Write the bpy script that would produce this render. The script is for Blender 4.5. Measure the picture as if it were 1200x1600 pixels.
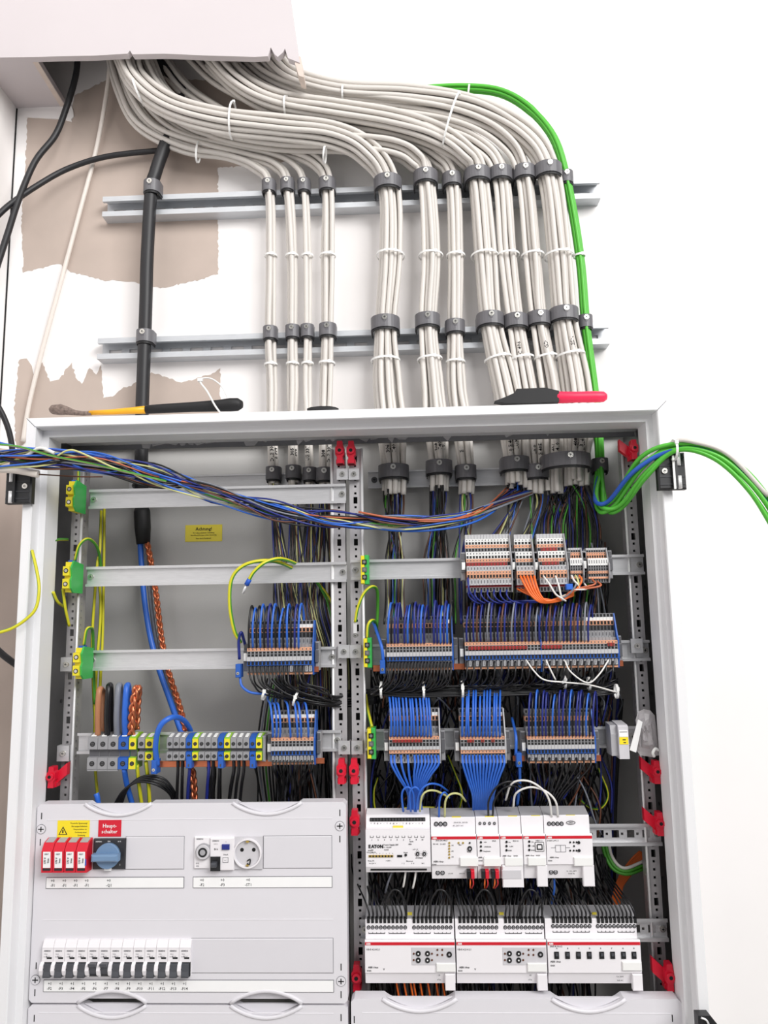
import bpy, math, random
from mathutils import Vector, Matrix
random.seed(7)
for o in list(bpy.data.objects): bpy.data.objects.remove(o)
scene = bpy.context.scene
COL = scene.collection
S = 0.001                                   # all numbers below are millimetres

# ---------------------------------------------------------------- camera
YAW, PITCH, ROLL = 2.2, 8.15, 0.96
CAM = Vector((115.9, -1279.5, 584.0)); FPX = 1200.0
_y, _p, _r = map(math.radians, (YAW, PITCH, ROLL))
F_ = Vector((-math.sin(_y)*math.cos(_p), math.cos(_y)*math.cos(_p), math.sin(_p)))
R0 = Vector((math.cos(_y), math.sin(_y), 0)); U0 = R0.cross(F_)
R_ = R0*math.cos(_r) - U0*math.sin(_r); U_ = R0*math.sin(_r) + U0*math.cos(_r)
cam_d = bpy.data.cameras.new('camera'); cam = bpy.data.objects.new('camera', cam_d); COL.objects.link(cam)
mw = Matrix.Identity(4)
for i in range(3):
    mw[i][0], mw[i][1], mw[i][2], mw[i][3] = R_[i], U_[i], -F_[i], CAM[i]*S
cam.matrix_world = mw
cam_d.sensor_fit = 'VERTICAL'; cam_d.sensor_height = 32.0; cam_d.lens = FPX/1600*32.0
cam_d.clip_start = 0.02; cam_d.clip_end = 50
scene.camera = cam
def P(px, py, Y):
    """world point (mm) on the depth plane Y that the photograph shows at (px, py)"""
    d = F_ + R_*((px-600)/FPX) - U_*((py-800)/FPX)
    return CAM + d*((Y-CAM.y)/d.y)

# ---------------------------------------------------------------- light
w = bpy.data.worlds.new('world'); scene.world = w; w.use_nodes = True
bg = w.node_tree.nodes['Background']; bg.inputs[0].default_value = (0.93, 0.96, 1.0, 1); bg.inputs[1].default_value = 0.36
def area(name, loc, target, sx, sy, power, col):
    l = bpy.data.lights.new(name, 'AREA'); l.shape = 'RECTANGLE'; l.size = sx; l.size_y = sy; l.energy = power; l.color = col
    o = bpy.data.objects.new(name, l); COL.objects.link(o)
    o.location = Vector(loc); o.rotation_euler = (Vector(target)-Vector(loc)).to_track_quat('-Z', 'Y').to_euler()
    return o
area('window_light', (2.5, -3.2, 3.0), (0.0, 0.1, 0.8), 2.7, 2.2, 350, (1, 0.985, 0.97))
area('ceiling_light', (0.0, -1.3, 2.75), (0, 0, 0.7), 1.3, 0.5, 16, (1, 0.98, 0.96))
vs = scene.view_settings
vs.view_transform = 'Standard'; vs.look = 'None'; vs.gamma = 1; vs.exposure = -0.66; vs.use_curve_mapping = False

# ---------------------------------------------------------------- materials
def lin(c):
    return tuple((x/255/12.92 if x/255 <= 0.04045 else ((x/255+0.055)/1.055)**2.4) for x in c)
MATS = {}
def mat(key, rgb, rough=0.5, metal=0.0, var=0.06, scale=40.0, bump=0.0, spec=0.5, trans=0.0, alpha=1.0, stretch=None):
    m = bpy.data.materials.new(key); m.use_nodes = True; nt = m.node_tree; b = nt.nodes['Principled BSDF']
    c = lin(rgb)
    tc = nt.nodes.new('ShaderNodeTexCoord'); n = nt.nodes.new('ShaderNodeTexNoise'); n.inputs['Scale'].default_value = scale
    n.inputs['Detail'].default_value = 3
    src = tc.outputs['Object']
    if stretch:
        mp = nt.nodes.new('ShaderNodeMapping'); mp.inputs['Scale'].default_value = stretch
        nt.links.new(src, mp.inputs['Vector']); src = mp.outputs['Vector']
    nt.links.new(src, n.inputs['Vector'])
    mx = nt.nodes.new('ShaderNodeMix'); mx.data_type = 'RGBA'
    mx.inputs[6].default_value = tuple(max(0, x*(1-var)) for x in c)+(1,)
    mx.inputs[7].default_value = tuple(min(1, x*(1+var)) for x in c)+(1,)
    nt.links.new(n.outputs['Fac'], mx.inputs[0]); nt.links.new(mx.outputs[2], b.inputs['Base Color'])
    b.inputs['Roughness'].default_value = rough; b.inputs['Metallic'].default_value = metal
    b.inputs['Specular IOR Level'].default_value = spec
    if trans: b.inputs['Transmission Weight'].default_value = trans
    if alpha < 1: b.inputs['Alpha'].default_value = alpha
    if bump:
        bp = nt.nodes.new('ShaderNodeBump'); bp.inputs['Strength'].default_value = bump; bp.inputs['Distance'].default_value = 0.002
        nt.links.new(n.outputs['Fac'], bp.inputs['Height']); nt.links.new(bp.outputs['Normal'], b.inputs['Normal'])
    MATS[key] = m
    return m
mat('wall_paint', (246, 243, 242), 0.85, var=0.02, scale=6, bump=0.08)
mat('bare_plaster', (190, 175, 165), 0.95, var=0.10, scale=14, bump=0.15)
mat('floor_screed', (150, 146, 140), 0.9, var=0.1, scale=5)
mat('board_dimmed', (205, 198, 200), 0.85, var=0.03, scale=5)  # bulkhead boards: their weaker light is put into this darker tone
mat('black_gap', (14, 14, 15), 0.8)
mat('paper_edge', (214, 200, 190), 0.9, var=0.15, scale=60)
mat('powder_white', (236, 236, 238), 0.45, var=0.015, scale=300, bump=0.03)
mat('panel_grey', (188, 187, 185), 0.5, var=0.05, scale=500, bump=0.06)
mat('cover_white', (224, 222, 227), 0.42, var=0.012, scale=30)
mat('cover_blank', (219, 217, 222), 0.45, var=0.012, scale=30)
mat('paper_white', (246, 246, 246), 0.7, var=0.02)
mat('print_black', (22, 22, 24), 0.7)
mat('print_grey', (110, 110, 114), 0.7)
mat('ink', (14, 13, 16), 0.8)
mat('zinc', (214, 214, 216), 0.36, 0.6, var=0.10, scale=60, stretch=(1, 8, 8))
mat('zinc_post', (204, 201, 203), 0.4, 0.65, var=0.14, scale=60, stretch=(6, 6, 1))
mat('steel_bright', (236, 236, 237), 0.3, 0.35, var=0.06)
mat('galvanised', (204, 207, 211), 0.42, 0.35, var=0.10, scale=50, stretch=(1, 6, 6))
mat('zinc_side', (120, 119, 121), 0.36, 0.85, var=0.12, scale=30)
mat('mask_grey', (120, 120, 124), 0.8, var=0.1)  # for the added strip at the cable entry
mat('core_brown', (178, 122, 88), 0.42, var=0.06)
mat('screw', (214, 212, 206), 0.25, 0.95, var=0.1)
mat('screw_dark', (90, 90, 92), 0.4, 0.6)
mat('clamp_grey', (104, 103, 107), 0.42, 0.0, var=0.12, scale=30, bump=0.05)
mat('rubber', (24, 24, 26), 0.6)
mat('sheath', (214, 209, 203), 0.42, var=0.045, scale=12)
mat('sheath_white', (226, 218, 210), 0.45, var=0.03)
mat('sheath_black', (34, 34, 37), 0.48, var=0.25, scale=30, bump=0.05)
mat('tie_white', (240, 240, 238), 0.45, var=0.02)
mat('green_cable', (84, 186, 56), 0.4, var=0.06)
mat('blue_cable', (40, 92, 190), 0.4, var=0.06)
mat('wire_blue', (46, 104, 204), 0.38, var=0.08)
mat('wire_navy', (34, 46, 128), 0.38, var=0.1)
mat('wire_black', (20, 20, 23), 0.36, var=0.15)
mat('wire_brown', (96, 58, 40), 0.42, var=0.1)
mat('wire_copper', (186, 100, 66), 0.42, var=0.08)
mat('wire_grey', (126, 130, 140), 0.42, var=0.08)
mat('wire_white', (232, 230, 226), 0.4, var=0.03)
mat('wire_yellow', (214, 208, 44), 0.4, var=0.05)
mat('wire_pale', (206, 206, 140), 0.42, var=0.06)
mat('wire_green', (72, 150, 46), 0.4, var=0.05)
mat('wire_orange', (240, 112, 44), 0.42, var=0.06)
mat('wire_red', (196, 38, 44), 0.42, var=0.06)
mat('copper', (206, 120, 84), 0.3, 0.75, var=0.2, scale=80)
mat('latch_red', (214, 22, 52), 0.38, var=0.06)
mat('sign_red', (212, 20, 46), 0.5, var=0.03)
mat('sign_yellow', (246, 222, 34), 0.55, var=0.03)
mat('label_yellow', (232, 214, 70), 0.55, var=0.05)
mat('pe_green', (62, 178, 84), 0.42, var=0.05)
mat('pe_lime', (150, 204, 52), 0.42, var=0.05)
mat('pe_yellow', (232, 216, 44), 0.42, var=0.05)
mat('term_grey', (150, 150, 153), 0.5, var=0.05)
mat('term_light', (188, 188, 190), 0.5, var=0.05)
mat('term_dark', (92, 92, 96), 0.5, var=0.06)
mat('term_orange', (226, 166, 132), 0.5, var=0.06)
mat('term_blue', (38, 92, 180), 0.45, var=0.06)
mat('term_hole', (16, 16, 18), 0.7)
mat('term_white', (240, 240, 238), 0.5, var=0.03)
mat('jumper_red', (160, 40, 44), 0.45, var=0.06)
mat('device_white', (238, 235, 238), 0.42, var=0.012)
mat('device_grey', (166, 165, 169), 0.5, var=0.04)
mat('device_edge', (205, 203, 207), 0.5, var=0.03)
mat('abb_red', (206, 26, 44), 0.45, var=0.03)
mat('plastic_black', (30, 31, 34), 0.42, var=0.1)
mat('switch_black', (44, 45, 49), 0.5, var=0.05)
mat('knob_blue', (112, 142, 176), 0.4, var=0.04)
mat('toggle_dark', (70, 72, 78), 0.4, var=0.05)
mat('gold', (196, 168, 88), 0.4, 0.5)
mat('tool_yellow', (246, 178, 28), 0.4, var=0.05)
mat('tool_rust', (132, 116, 108), 0.7, 0.2, var=0.95, scale=220, bump=0.5)
mat('tool_pink', (236, 40, 84), 0.45, var=0.05)
mat('plastic_clear', (226, 222, 224), 0.18, var=0.05, alpha=0.42, bump=0.4, scale=60)
mat('plastic_film', (222, 220, 222), 0.2, var=0.05, alpha=0.6)
mat('blue_label', (30, 86, 190), 0.5)

# ---------------------------------------------------------------- mesh helpers
WLOC = {}
class MB:
    def __init__(s): s.v = []; s.f = []; s.m = []; s.s = []
    def face(s, idx, mk, sm=False): s.f.append(idx); s.m.append(mk); s.s.append(sm)
    def add(s, vs, fs, mk, sm=False):
        k = len(s.v); s.v += [Vector(q) for q in vs]
        for q in fs: s.face([k+i for i in q], mk, sm)
    def box(s, x0, x1, y0, y1, z0, z1, mk):
        s.add([(x, y, z) for z in (z0, z1) for y in (y0, y1) for x in (x0, x1)],
              [(0,2,3,1),(4,5,7,6),(0,1,5,4),(2,6,7,3),(0,4,6,2),(1,3,7,5)], mk)
    def cbox(s, x0, x1, y0, y1, z0, z1, c, mk):
        """box with chamfered front (low Y) edges"""
        vs = [(x0,y1,z0),(x1,y1,z0),(x1,y1,z1),(x0,y1,z1),
              (x0,y0+c,z0),(x1,y0+c,z0),(x1,y0+c,z1),(x0,y0+c,z1),
              (x0+c,y0,z0+c),(x1-c,y0,z0+c),(x1-c,y0,z1-c),(x0+c,y0,z1-c)]
        fs = [(0,3,2,1)]
        for i in range(4):
            j = (i+1) % 4
            fs += [(i, j, 4+j, 4+i), (4+i, 4+j, 8+j, 8+i)]
        fs.append((8,9,10,11))
        s.add(vs, fs, mk)
    def prism(s, poly, axis, a0, a1, mk, sm=False, mcap=None):
        """extrude a polygon; axis 'y': poly of (x,z); 'x': poly of (y,z); 'z': poly of (x,y)"""
        n = len(poly); f = {'y': lambda p, a: (p[0], a, p[1]), 'x': lambda p, a: (a, p[0], p[1]), 'z': lambda p, a: (p[0], p[1], a)}[axis]
        vs = [f(p, a0) for p in poly]+[f(p, a1) for p in poly]
        k = len(s.v); s.v += [Vector(q) for q in vs]
        for i in range(n):
            j = (i+1) % n; s.face([k+i, k+j, k+n+j, k+n+i], mk, sm)
        s.face([k+i for i in reversed(range(n))], mcap or mk); s.face([k+n+i for i in range(n)], mcap or mk)
    def cyl(s, c, r, axis, a0, a1, mk, n=12, r2=None):
        r2 = r if r2 is None else r2
        k = len(s.v)
        for a, rr in ((a0, r), (a1, r2)):
            for i in range(n):
                t = 2*math.pi*i/n; u, w_ = rr*math.cos(t), rr*math.sin(t)
                s.v.append(Vector({'y': (c[0]+u, a, c[1]+w_), 'x': (a, c[0]+u, c[1]+w_), 'z': (c[0]+u, c[1]+w_, a)}[axis]))
        for i in range(n):
            j = (i+1) % n; s.face([k+i, k+j, k+n+j, k+n+i], mk, True)
        s.face([k+i for i in reversed(range(n))], mk); s.face([k+n+i for i in range(n)], mk)
    def tube(s, pts, r, mk, n=7, mk2=None, closed=False, ry=None):
        pts = [Vector(p) for p in pts]; m = len(pts); k = len(s.v)
        tan = []
        for i in range(m):
            a = pts[i-1] if (i or closed) else pts[0]; b = pts[(i+1) % m] if (i < m-1 or closed) else pts[-1]
            t = b-a; tan.append(t.normalized() if t.length > 1e-9 else Vector((0, 0, 1)))
        up = Vector((0, 1, 0)) if abs(tan[0].y) < 0.9 else Vector((1, 0, 0))
        N = (up-tan[0]*up.dot(tan[0])).normalized()
        for i in range(m):
            N = N-tan[i]*N.dot(tan[i]); N.normalize(); B = tan[i].cross(N)
            rr = r[i] if isinstance(r, (list, tuple)) else r
            for j in range(n):
                a = 2*math.pi*(j+.5)/n; s.v.append(pts[i]+N*(rr*math.cos(a))*(ry or 1)+B*(rr*math.sin(a)))
        for i in range(m if closed else m-1):
            for j in range(n):
                j2 = (j+1) % n; i2 = (i+1) % m
                key = mk2 if (mk2 is not None and (j*8)//n >= 4) else mk
                s.face([k+i*n+j, k+i*n+j2, k+i2*n+j2, k+i2*n+j], key, True)
        if not closed:
            s.face([k+j for j in reversed(range(n))], mk); s.face([k+(m-1)*n+j for j in range(n)], mk)
    def text(s, string, size, org, mk, right=(1,0,0), up=(0,0,1), align='CENTER', bold=0.0, cylr=None):
        vs, fs = text_geo(string, bold); R, U = Vector(right), Vector(up); O = Vector(org)
        if not vs: return
        xs = [q[0] for q in vs]; w_ = max(xs)+min(xs)
        off = -w_/2 if align == 'CENTER' else 0
        if cylr:                             # wrap the height of the lettering round a cable of radius cylr
            nn = R.cross(U)
            out = []
            for q in vs:
                a = (q[1]-0.35)*size/cylr
                out.append(O+R*((q[0]+off)*size)+U*(math.sin(a)*(cylr+.15))+nn*(math.cos(a)*(cylr+.15)))
            s.add(out, fs, mk)
        else:
            s.add([O+R*((q[0]+off)*size)+U*(q[1]*size) for q in vs], fs, mk)
    def mesh(s, name, origin):
        me = bpy.data.meshes.new(name); keys = []
        for k in s.m:
            if k not in keys: keys.append(k)
        me.from_pydata([tuple((q-origin)*S) for q in s.v], [], s.f)
        for k in keys: me.materials.append(MATS[k])
        ix = {k: i for i, k in enumerate(keys)}
        me.polygons.foreach_set('material_index', [ix[k] for k in s.m])
        me.polygons.foreach_set('use_smooth', s.s)
        me.update(); return me
TXT = {}
def text_geo(string, bold=0.0):
    if (string, bold) in TXT: return TXT[(string, bold)]
    c = bpy.data.curves.new('tmp', 'FONT'); c.body = string; c.size = 1; c.resolution_u = 1; c.offset = bold; c.fill_mode = 'FRONT'
    o = bpy.data.objects.new('tmp', c); me = o.to_mesh()
    r = ([tuple(q.co) for q in me.vertices], [tuple(p.vertices) for p in me.polygons])
    o.to_mesh_clear(); bpy.data.objects.remove(o); bpy.data.curves.remove(c)
    TXT[(string, bold)] = r; return r
def _tag(o, label=None, cat=None, group=None, kind=None):
    if label: o['label'] = label
    if cat: o['category'] = cat
    if group: o['group'] = group
    if kind: o['kind'] = kind
    return o
def _centre(mb):
    lo = Vector((min(q.x for q in mb.v), min(q.y for q in mb.v), min(q.z for q in mb.v)))
    hi = Vector((max(q.x for q in mb.v), max(q.y for q in mb.v), max(q.z for q in mb.v)))
    return (lo+hi)/2
def thing(name, label, cat, loc, group=None, kind=None):
    o = bpy.data.objects.new(name, None); COL.objects.link(o); o.empty_display_size = 0.02
    loc = Vector(loc); o.location = loc*S; WLOC[o.name] = loc
    return _tag(o, label, cat, group, kind)
def part(mb, name, parent=None, label=None, kind=None):
    c = _centre(mb); me = mb.mesh(name, c); o = bpy.data.objects.new(name, me); COL.objects.link(o)
    WLOC[o.name] = c
    if parent is not None: o.parent = parent; o.location = (c-WLOC[parent.name])*S
    else: o.location = c*S
    return _tag(o, label, None, None, kind)
def solo(mb, name, label, cat, group=None, kind=None):
    return _tag(part(mb, name), label, cat, group, kind)
def inst(me, name, loc, parent=None, label=None):
    o = bpy.data.objects.new(name, me); COL.objects.link(o); loc = Vector(loc); WLOC[o.name] = loc
    if parent is not None: o.parent = parent; o.location = (loc-WLOC[parent.name])*S
    else: o.location = loc*S
    return _tag(o, label)
def spline(cp, n=8):
    cp = [Vector(p) for p in cp]
    if len(cp) == 2: return [cp[0].lerp(cp[1], i/n) for i in range(n+1)]
    out = []
    for i in range(len(cp)-1):
        p0 = cp[i-1] if i else cp[0]*2-cp[1]; p1, p2 = cp[i], cp[i+1]; p3 = cp[i+2] if i+2 < len(cp) else cp[-1]*2-cp[-2]
        for j in range(n):
            t = j/n
            out.append(0.5*((2*p1)+(p2-p0)*t+(2*p0-5*p1+4*p2-p3)*t*t+(3*p1-p0-3*p2+p3)*t*t*t))
    out.append(cp[-1]); return out
def holed(mb, x0, x1, z0, z1, holes, y0, y1, mk, axis='y'):
    """plate with real rectangular holes (hx0,hx1,hz0,hz1), all holes in one column"""
    def b(a, c, d, e):
        if c-a > 1e-6 and e-d > 1e-6:
            if axis == 'y': mb.box(a, c, y0, y1, d, e, mk)
            else: mb.box(y0, y1, a, c, d, e, mk)
    z = z0
    for (a, c, d, e) in sorted(holes, key=lambda h: h[2]):
        b(x0, x1, z, d); b(x0, a, d, e); b(c, x1, d, e); z = e
    b(x0, x1, z, z1)
def holed_h(mb, x0, x1, z0, z1, holes, y0, y1, mk):
    x = x0
    for (a, c, d, e) in sorted(holes):
        for q in ((x, a, z0, z1), (a, c, z0, d), (a, c, e, z1)):
            if q[1]-q[0] > 1e-6 and q[3]-q[2] > 1e-6: mb.box(q[0], q[1], y0, y1, q[2], q[3], mk)
        x = c
    mb.box(x, x1, y0, y1, z0, z1, mk)
def screw_geo(mb, x, y, z, r, mk='screw', proud=2.5):
    mb.cyl((x, z), r, 'y', y-proud, y+1, mk, 12, r)
    mb.cyl((x, z), r*.55, 'y', y-proud-.8, y-proud+.2, mk, 10)
    mb.box(x-r*.42, x+r*.42, y-proud-1.0, y-proud-.75, z-r*.09, z+r*.09, 'black_gap')
    mb.box(x-r*.09, x+r*.09, y-proud-1.0, y-proud-.75, z-r*.42, z+r*.42, 'black_gap')
# ---------------------------------------------------------------- setting
WY = 212                                     # face of the wall behind the cabinet
mb = MB(); mb.box(-724, 2600, WY, WY+60, -900, 2500, 'wall_paint')
wall_back = _tag(part(mb, 'wall_back'), 'white painted wall behind the cabinet with bare plaster patches', kind='structure')
mb = MB(); mb.box(-784, -724, -2400, WY+60, -900, 2500, 'wall_paint')
_tag(part(mb, 'wall_left'), 'white side wall left of the cabinet', kind='structure')
mb = MB(); mb.box(-784, 2600, -2400, WY, -960, -900, 'floor_screed')
_tag(part(mb, 'floor'), 'grey screed floor below the cabinet', kind='structure')
mb = MB(); mb.box(-724, -721.5, WY-2, WY, -900, 1698, 'black_gap')
_tag(part(mb, 'trim_1'), 'dark open joint in the wall corner', kind='structure')

def ragged(pts, amp, step, big=2.2):
    """polyline in px with jagged fine steps"""
    out = []; rr = random.Random(len(pts)*13+int(pts[0][0]))
    for i in range(len(pts)):
        a, b = pts[i], pts[(i+1) % len(pts)]
        L = math.hypot(b[0]-a[0], b[1]-a[1]); n = max(1, int(L/step))
        for k in range(n):
            t = k/n; j = (amp*(1.5 if rr.random() < .2 else 1)) if k else amp*.3
            out.append((a[0]+(b[0]-a[0])*t+rr.uniform(-j, j), a[1]+(b[1]-a[1])*t+rr.uniform(-j, j)))
    return out
def patch(pts, amp=1.25, step=3.6, name='bare_plaster_patch'):
    poly = [P(x, y, WY-.6) for x, y in ragged(pts, amp, step)]
    for q in poly: q.x = max(q.x, -720)
    mb = MB(); n = len(poly); vs = list(poly)+[Vector((p.x, WY+.5, p.z)) for p in poly]
    mb.add(vs, [list(range(n))], 'bare_plaster')
    mb.add(vs, [[i, i+n, (i+1) % n+n, (i+1) % n] for i in range(n)], 'bare_plaster')
    part(mb, name, wall_back)
patch([(43,184),(110,182),(116,150),(175,120),(480,130),(480,250),(340,262),(341,428),(300,440),(250,450),(235,447),(205,440),(160,437),(110,425),(92,412),(36,426),(34,330),(40,250)])
patch([(30,562),(42,560),(50,575),(55,590),(66,566),(78,596),(92,593),(112,566),(118,590),(128,600),(140,575),(150,585),(158,570),(161,622),(176,620),(190,608),(208,600),(236,582),(262,590),(284,598),(306,592),(336,582),(344,575),(344,640),(342,668),(60,668),(25,705),(22,640)])


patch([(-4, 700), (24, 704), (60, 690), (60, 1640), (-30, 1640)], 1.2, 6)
# plasterboard bulkhead above: front board with a torn lower edge, end board, underside left of the cable hole
BY = 78
bulk = thing('wall_bulkhead', 'white plasterboard bulkhead with torn open lower edge for the cables', None, (-400, BY, 1700), kind='structure')
low = [P(58, 97, BY), P(100, 96, BY), P(150, 95, BY), P(203, 92, BY), P(207, 87, BY), P(211, 93, BY), P(260, 92, BY), P(330, 95, BY), P(400, 97, BY), P(421, 96, BY), P(425, 82, BY), P(431, 93, BY), P(436, 97, BY),
       P(444, 90, BY), P(447, 84, BY), P(452, 99, BY), P(470, 106, BY)]
poly = [(-724, 1702)]+[(p.x, p.z) for p in low]+[(P(455, 0, BY).x, P(455, 0, BY).z), (P(455, 0, BY).x-8, 2500), (-724, 2500)]
mb = MB(); mb.prism(poly, 'y', BY-14, BY, 'board_dimmed'); part(mb, 'front_board', bulk)
c0, c1 = P(470, 106, BY), P(455, 0, BY)
mb = MB(); mb.prism([(c0.x-48, c0.z+90), (c0.x-36, c0.z+90), (c1.x-36, 2500), (c1.x-48, 2500)], 'y', BY+1, WY-1, 'wall_paint'); part(mb, 'end_board', bulk)
mb = MB(); mb.prism([(c0.x-10, c0.z+1), (c0.x-2, c0.z-26), (c0.x+8, c0.z-30), (c0.x+5, c0.z-8), (c0.x+2, c0.z+14), (c0.x-1, c0.z+16)], 'y', BY-12, BY+22, 'paper_edge'); part(mb, 'torn_edge', bulk)
q0, q1 = P(60, 96, BY), P(106, 166, WY)
mb = MB(); mb.prism([(-724, BY-13), (q0.x, BY-13), (q0.x-6, WY), (-724, WY)], 'z', 1700, 1712, 'board_dimmed'); part(mb, 'underside_board', bulk)
mb = MB(); mb.prism([(q0.x-12, BY+1), (q0.x-1, BY+1), (q0.x-7, WY-1), (q0.x-18, WY-1)], 'z', 1699.2, 1713, 'paper_edge'); part(mb, 'cut_edge', bulk)
mb = MB(); mb.box(-724, c1.x-49, BY, WY, 1850, 1865, 'black_gap'); part(mb, 'light_trap', bulk)  # added black board that soaks up light, keeps the cable hole dark
mb = MB()
a = P(103, 167, WY-1); b = P(112, 190, WY-1)
mb.prism([(p.x, p.z) for p in (P(100,172,WY-3),P(109,160,WY-3),P(114,172,WY-3),P(115,182,WY-3),P(111,186,WY-3),P(112,190,WY-3),P(98,186,WY-3),P(40,183,WY-3),P(40,174,WY-3))], 'y', WY-3, WY+.5, 'wall_paint'); part(mb, 'plaster_scrap', bulk)

# ---------------------------------------------------------------- cabinet
XO, XI, XL = 535, 519, 509                    # frame outside, inside of front face, inside of ledge
ZT = 936; ZB = -340; YF = -40
cab = thing('distribution_cabinet', 'large white sheet-metal distribution cabinet with open door frame', 'cabinet', (0, 60, ZB))
def frame_piece(name, pts_outer, mk='powder_white'): pass
# profile of the frame, from outside to inside (offset inward, depth)
prof = [(0, WY), (0, YF+2), (1.5, YF), (15, YF), (16.5, YF+2), (16.5, YF+26), (28, YF+26), (28, YF+34), (28.5, YF+66), (28.5, YF+70), (4, YF+70)]
def frame_side(sx):
    mb = MB(); n = len(prof); vs = []
    for z, mit in ((ZT, -1), (ZB, 1)):
        for d, y in prof: vs.append((sx*(XO-d), y, z+mit*d))
    mb.add(vs, [[i, (i+1) % n, n+(i+1) % n, n+i] for i in range(n-1)]+[[n-1, 0, n, 2*n-1]], 'powder_white')
    return mb
part(frame_side(-1), 'frame_stile', cab); part(frame_side(1), 'frame_stile', cab)
for zz, sg in ((ZT, -1), (ZB, 1)):
    mb = MB(); n = len(prof); vs = []
    pr = [(d, (y if y < WY-5 else 122)) for d, y in prof]
    for sx in (-1, 1):
        for d, y in pr: vs.append((sx*(XO-d), y, zz+sg*d))
    mb.add(vs, [[i, (i+1) % n, n+(i+1) % n, n+i] for i in range(n-1)]+[[n-1, 0, n, 2*n-1]], 'powder_white')
    part(mb, 'frame_rail', cab)
mb = MB(); mb.box(-XO+4, XO-4, 202, 206, ZB, ZT+32, 'panel_grey'); part(mb, 'back_panel', cab)
for sx in (-1, 1):
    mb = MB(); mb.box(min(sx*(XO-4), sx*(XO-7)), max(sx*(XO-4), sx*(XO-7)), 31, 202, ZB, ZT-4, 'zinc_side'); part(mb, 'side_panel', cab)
    mb = MB(); xa = sx*508
    for k in range(14):                       # rivet heads along the inner flange
        mb.cyl((120+((k*37) % 3)*8, 80+k*62), 3.2, 'x', sx*528-1.2, sx*528+1.2, 'screw_dark', 8)
    part(mb, 'rivets', cab, kind='stuff')
mb = MB(); mb.box(-XO+4, XO-4, 30, 124, ZT-12, ZT-8, 'powder_white'); part(mb, 'top_panel', cab)
mb = MB(); mb.box(-XO+4, XO-4, 187, 202, ZT-2, ZT+1, 'powder_white'); part(mb, 'entry_light_stop', cab)  # added plate, cuts the light leaking in behind the cables
for sx in (-1, 1):
    mb = MB(); mb.tube([(sx*(XO-.5), YF-.1, ZT-.5), (sx*(XO-16), YF-.1, ZT-16)], .45, 'print_grey', 5); part(mb, 'mitre_seam', cab)
mb = MB(); rr = random.Random(3)              # ragged clear membrane hanging round the cable entry
x = -480
while x < 500:
    wd = rr.uniform(8, 30); h = rr.choice((2, 5, 9, 14))
    za = P(600, 690, 120).z
    zq = lambda: CAM.z+(ZT-31-CAM.z)*(118-CAM.y)/(28-CAM.y)-rr.uniform(0, h)
    mb.add([(x, 118, ZT-12), (x+wd, 118, ZT-12), (x+wd*rr.uniform(.6, 1), 116, zq()), (x+wd*rr.uniform(.0, .4), 116, zq())], [(0, 1, 2, 3)], 'plastic_film')
    x += wd*rr.uniform(.7, 1.5)
part(mb, 'entry_membrane', cab, kind='stuff')
mb = MB(); mb.box(-XO+8, XO-8, 119, 123, 915, ZT-12, 'mask_grey'); part(mb, 'entry_mask', cab)  # added strip, hides the brightly lit slit at the cable entry
# hinges on the stiles
def hinge(px, py, sx, tall=1.0, label=None):
    c = P(px, py, YF-2); mb = MB(); h = 30*tall
    mb.cbox(c.x-22, c.x+22, YF-14, YF-.5, c.z-h, c.z+h, 2.5, 'plastic_black')
    mb.box(c.x+sx*6-3, c.x+sx*6+3, YF-19, YF-13, c.z-h*.95, c.z+h*.95, 'plastic_black')
    for k in (-.72, -.3, .3, .72): mb.box(c.x-20, c.x+20, YF-15, YF-13, c.z+h*k-1.2, c.z+h*k+1.2, 'switch_black')
    o = part(mb, 'hinge', cab, label)
    mb = MB(); mb.cyl((c.x+sx*10, YF-18), 3.2, 'z', c.z-h*.98, c.z-h*.3, 'steel_bright', 10); mb.cyl((c.x+sx*10, YF-18), 3.2, 'z', c.z+h*.25, c.z+h*.98, 'steel_bright', 10); part(mb, 'hinge_pin', o)
    mb = MB(); screw_geo(mb, c.x-sx*12, YF-14, c.z, 4.5); part(mb, 'screw', o)
hinge(34, 762, -1, 0.95); hinge(1046, 738, 1, 1.0)
c = P(1102, 1596, YF)
mb = MB(); mb.prism([(c.x-16, c.z+16), (c.x+2, c.z+16), (c.x+16, c.z-2), (c.x+16, c.z-60), (c.x-16, c.z-60)], 'y', YF-18, YF-.5, 'plastic_black')
o = part(mb, 'hinge', cab); mb = MB(); mb.tube(spline([(c.x-12, YF-19, c.z+14), (c.x-4, YF-20, c.z+10), (c.x, YF-20, c.z-4)], 5), 1.5, 'steel_bright'); part(mb, 'hinge_pin', o)

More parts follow.
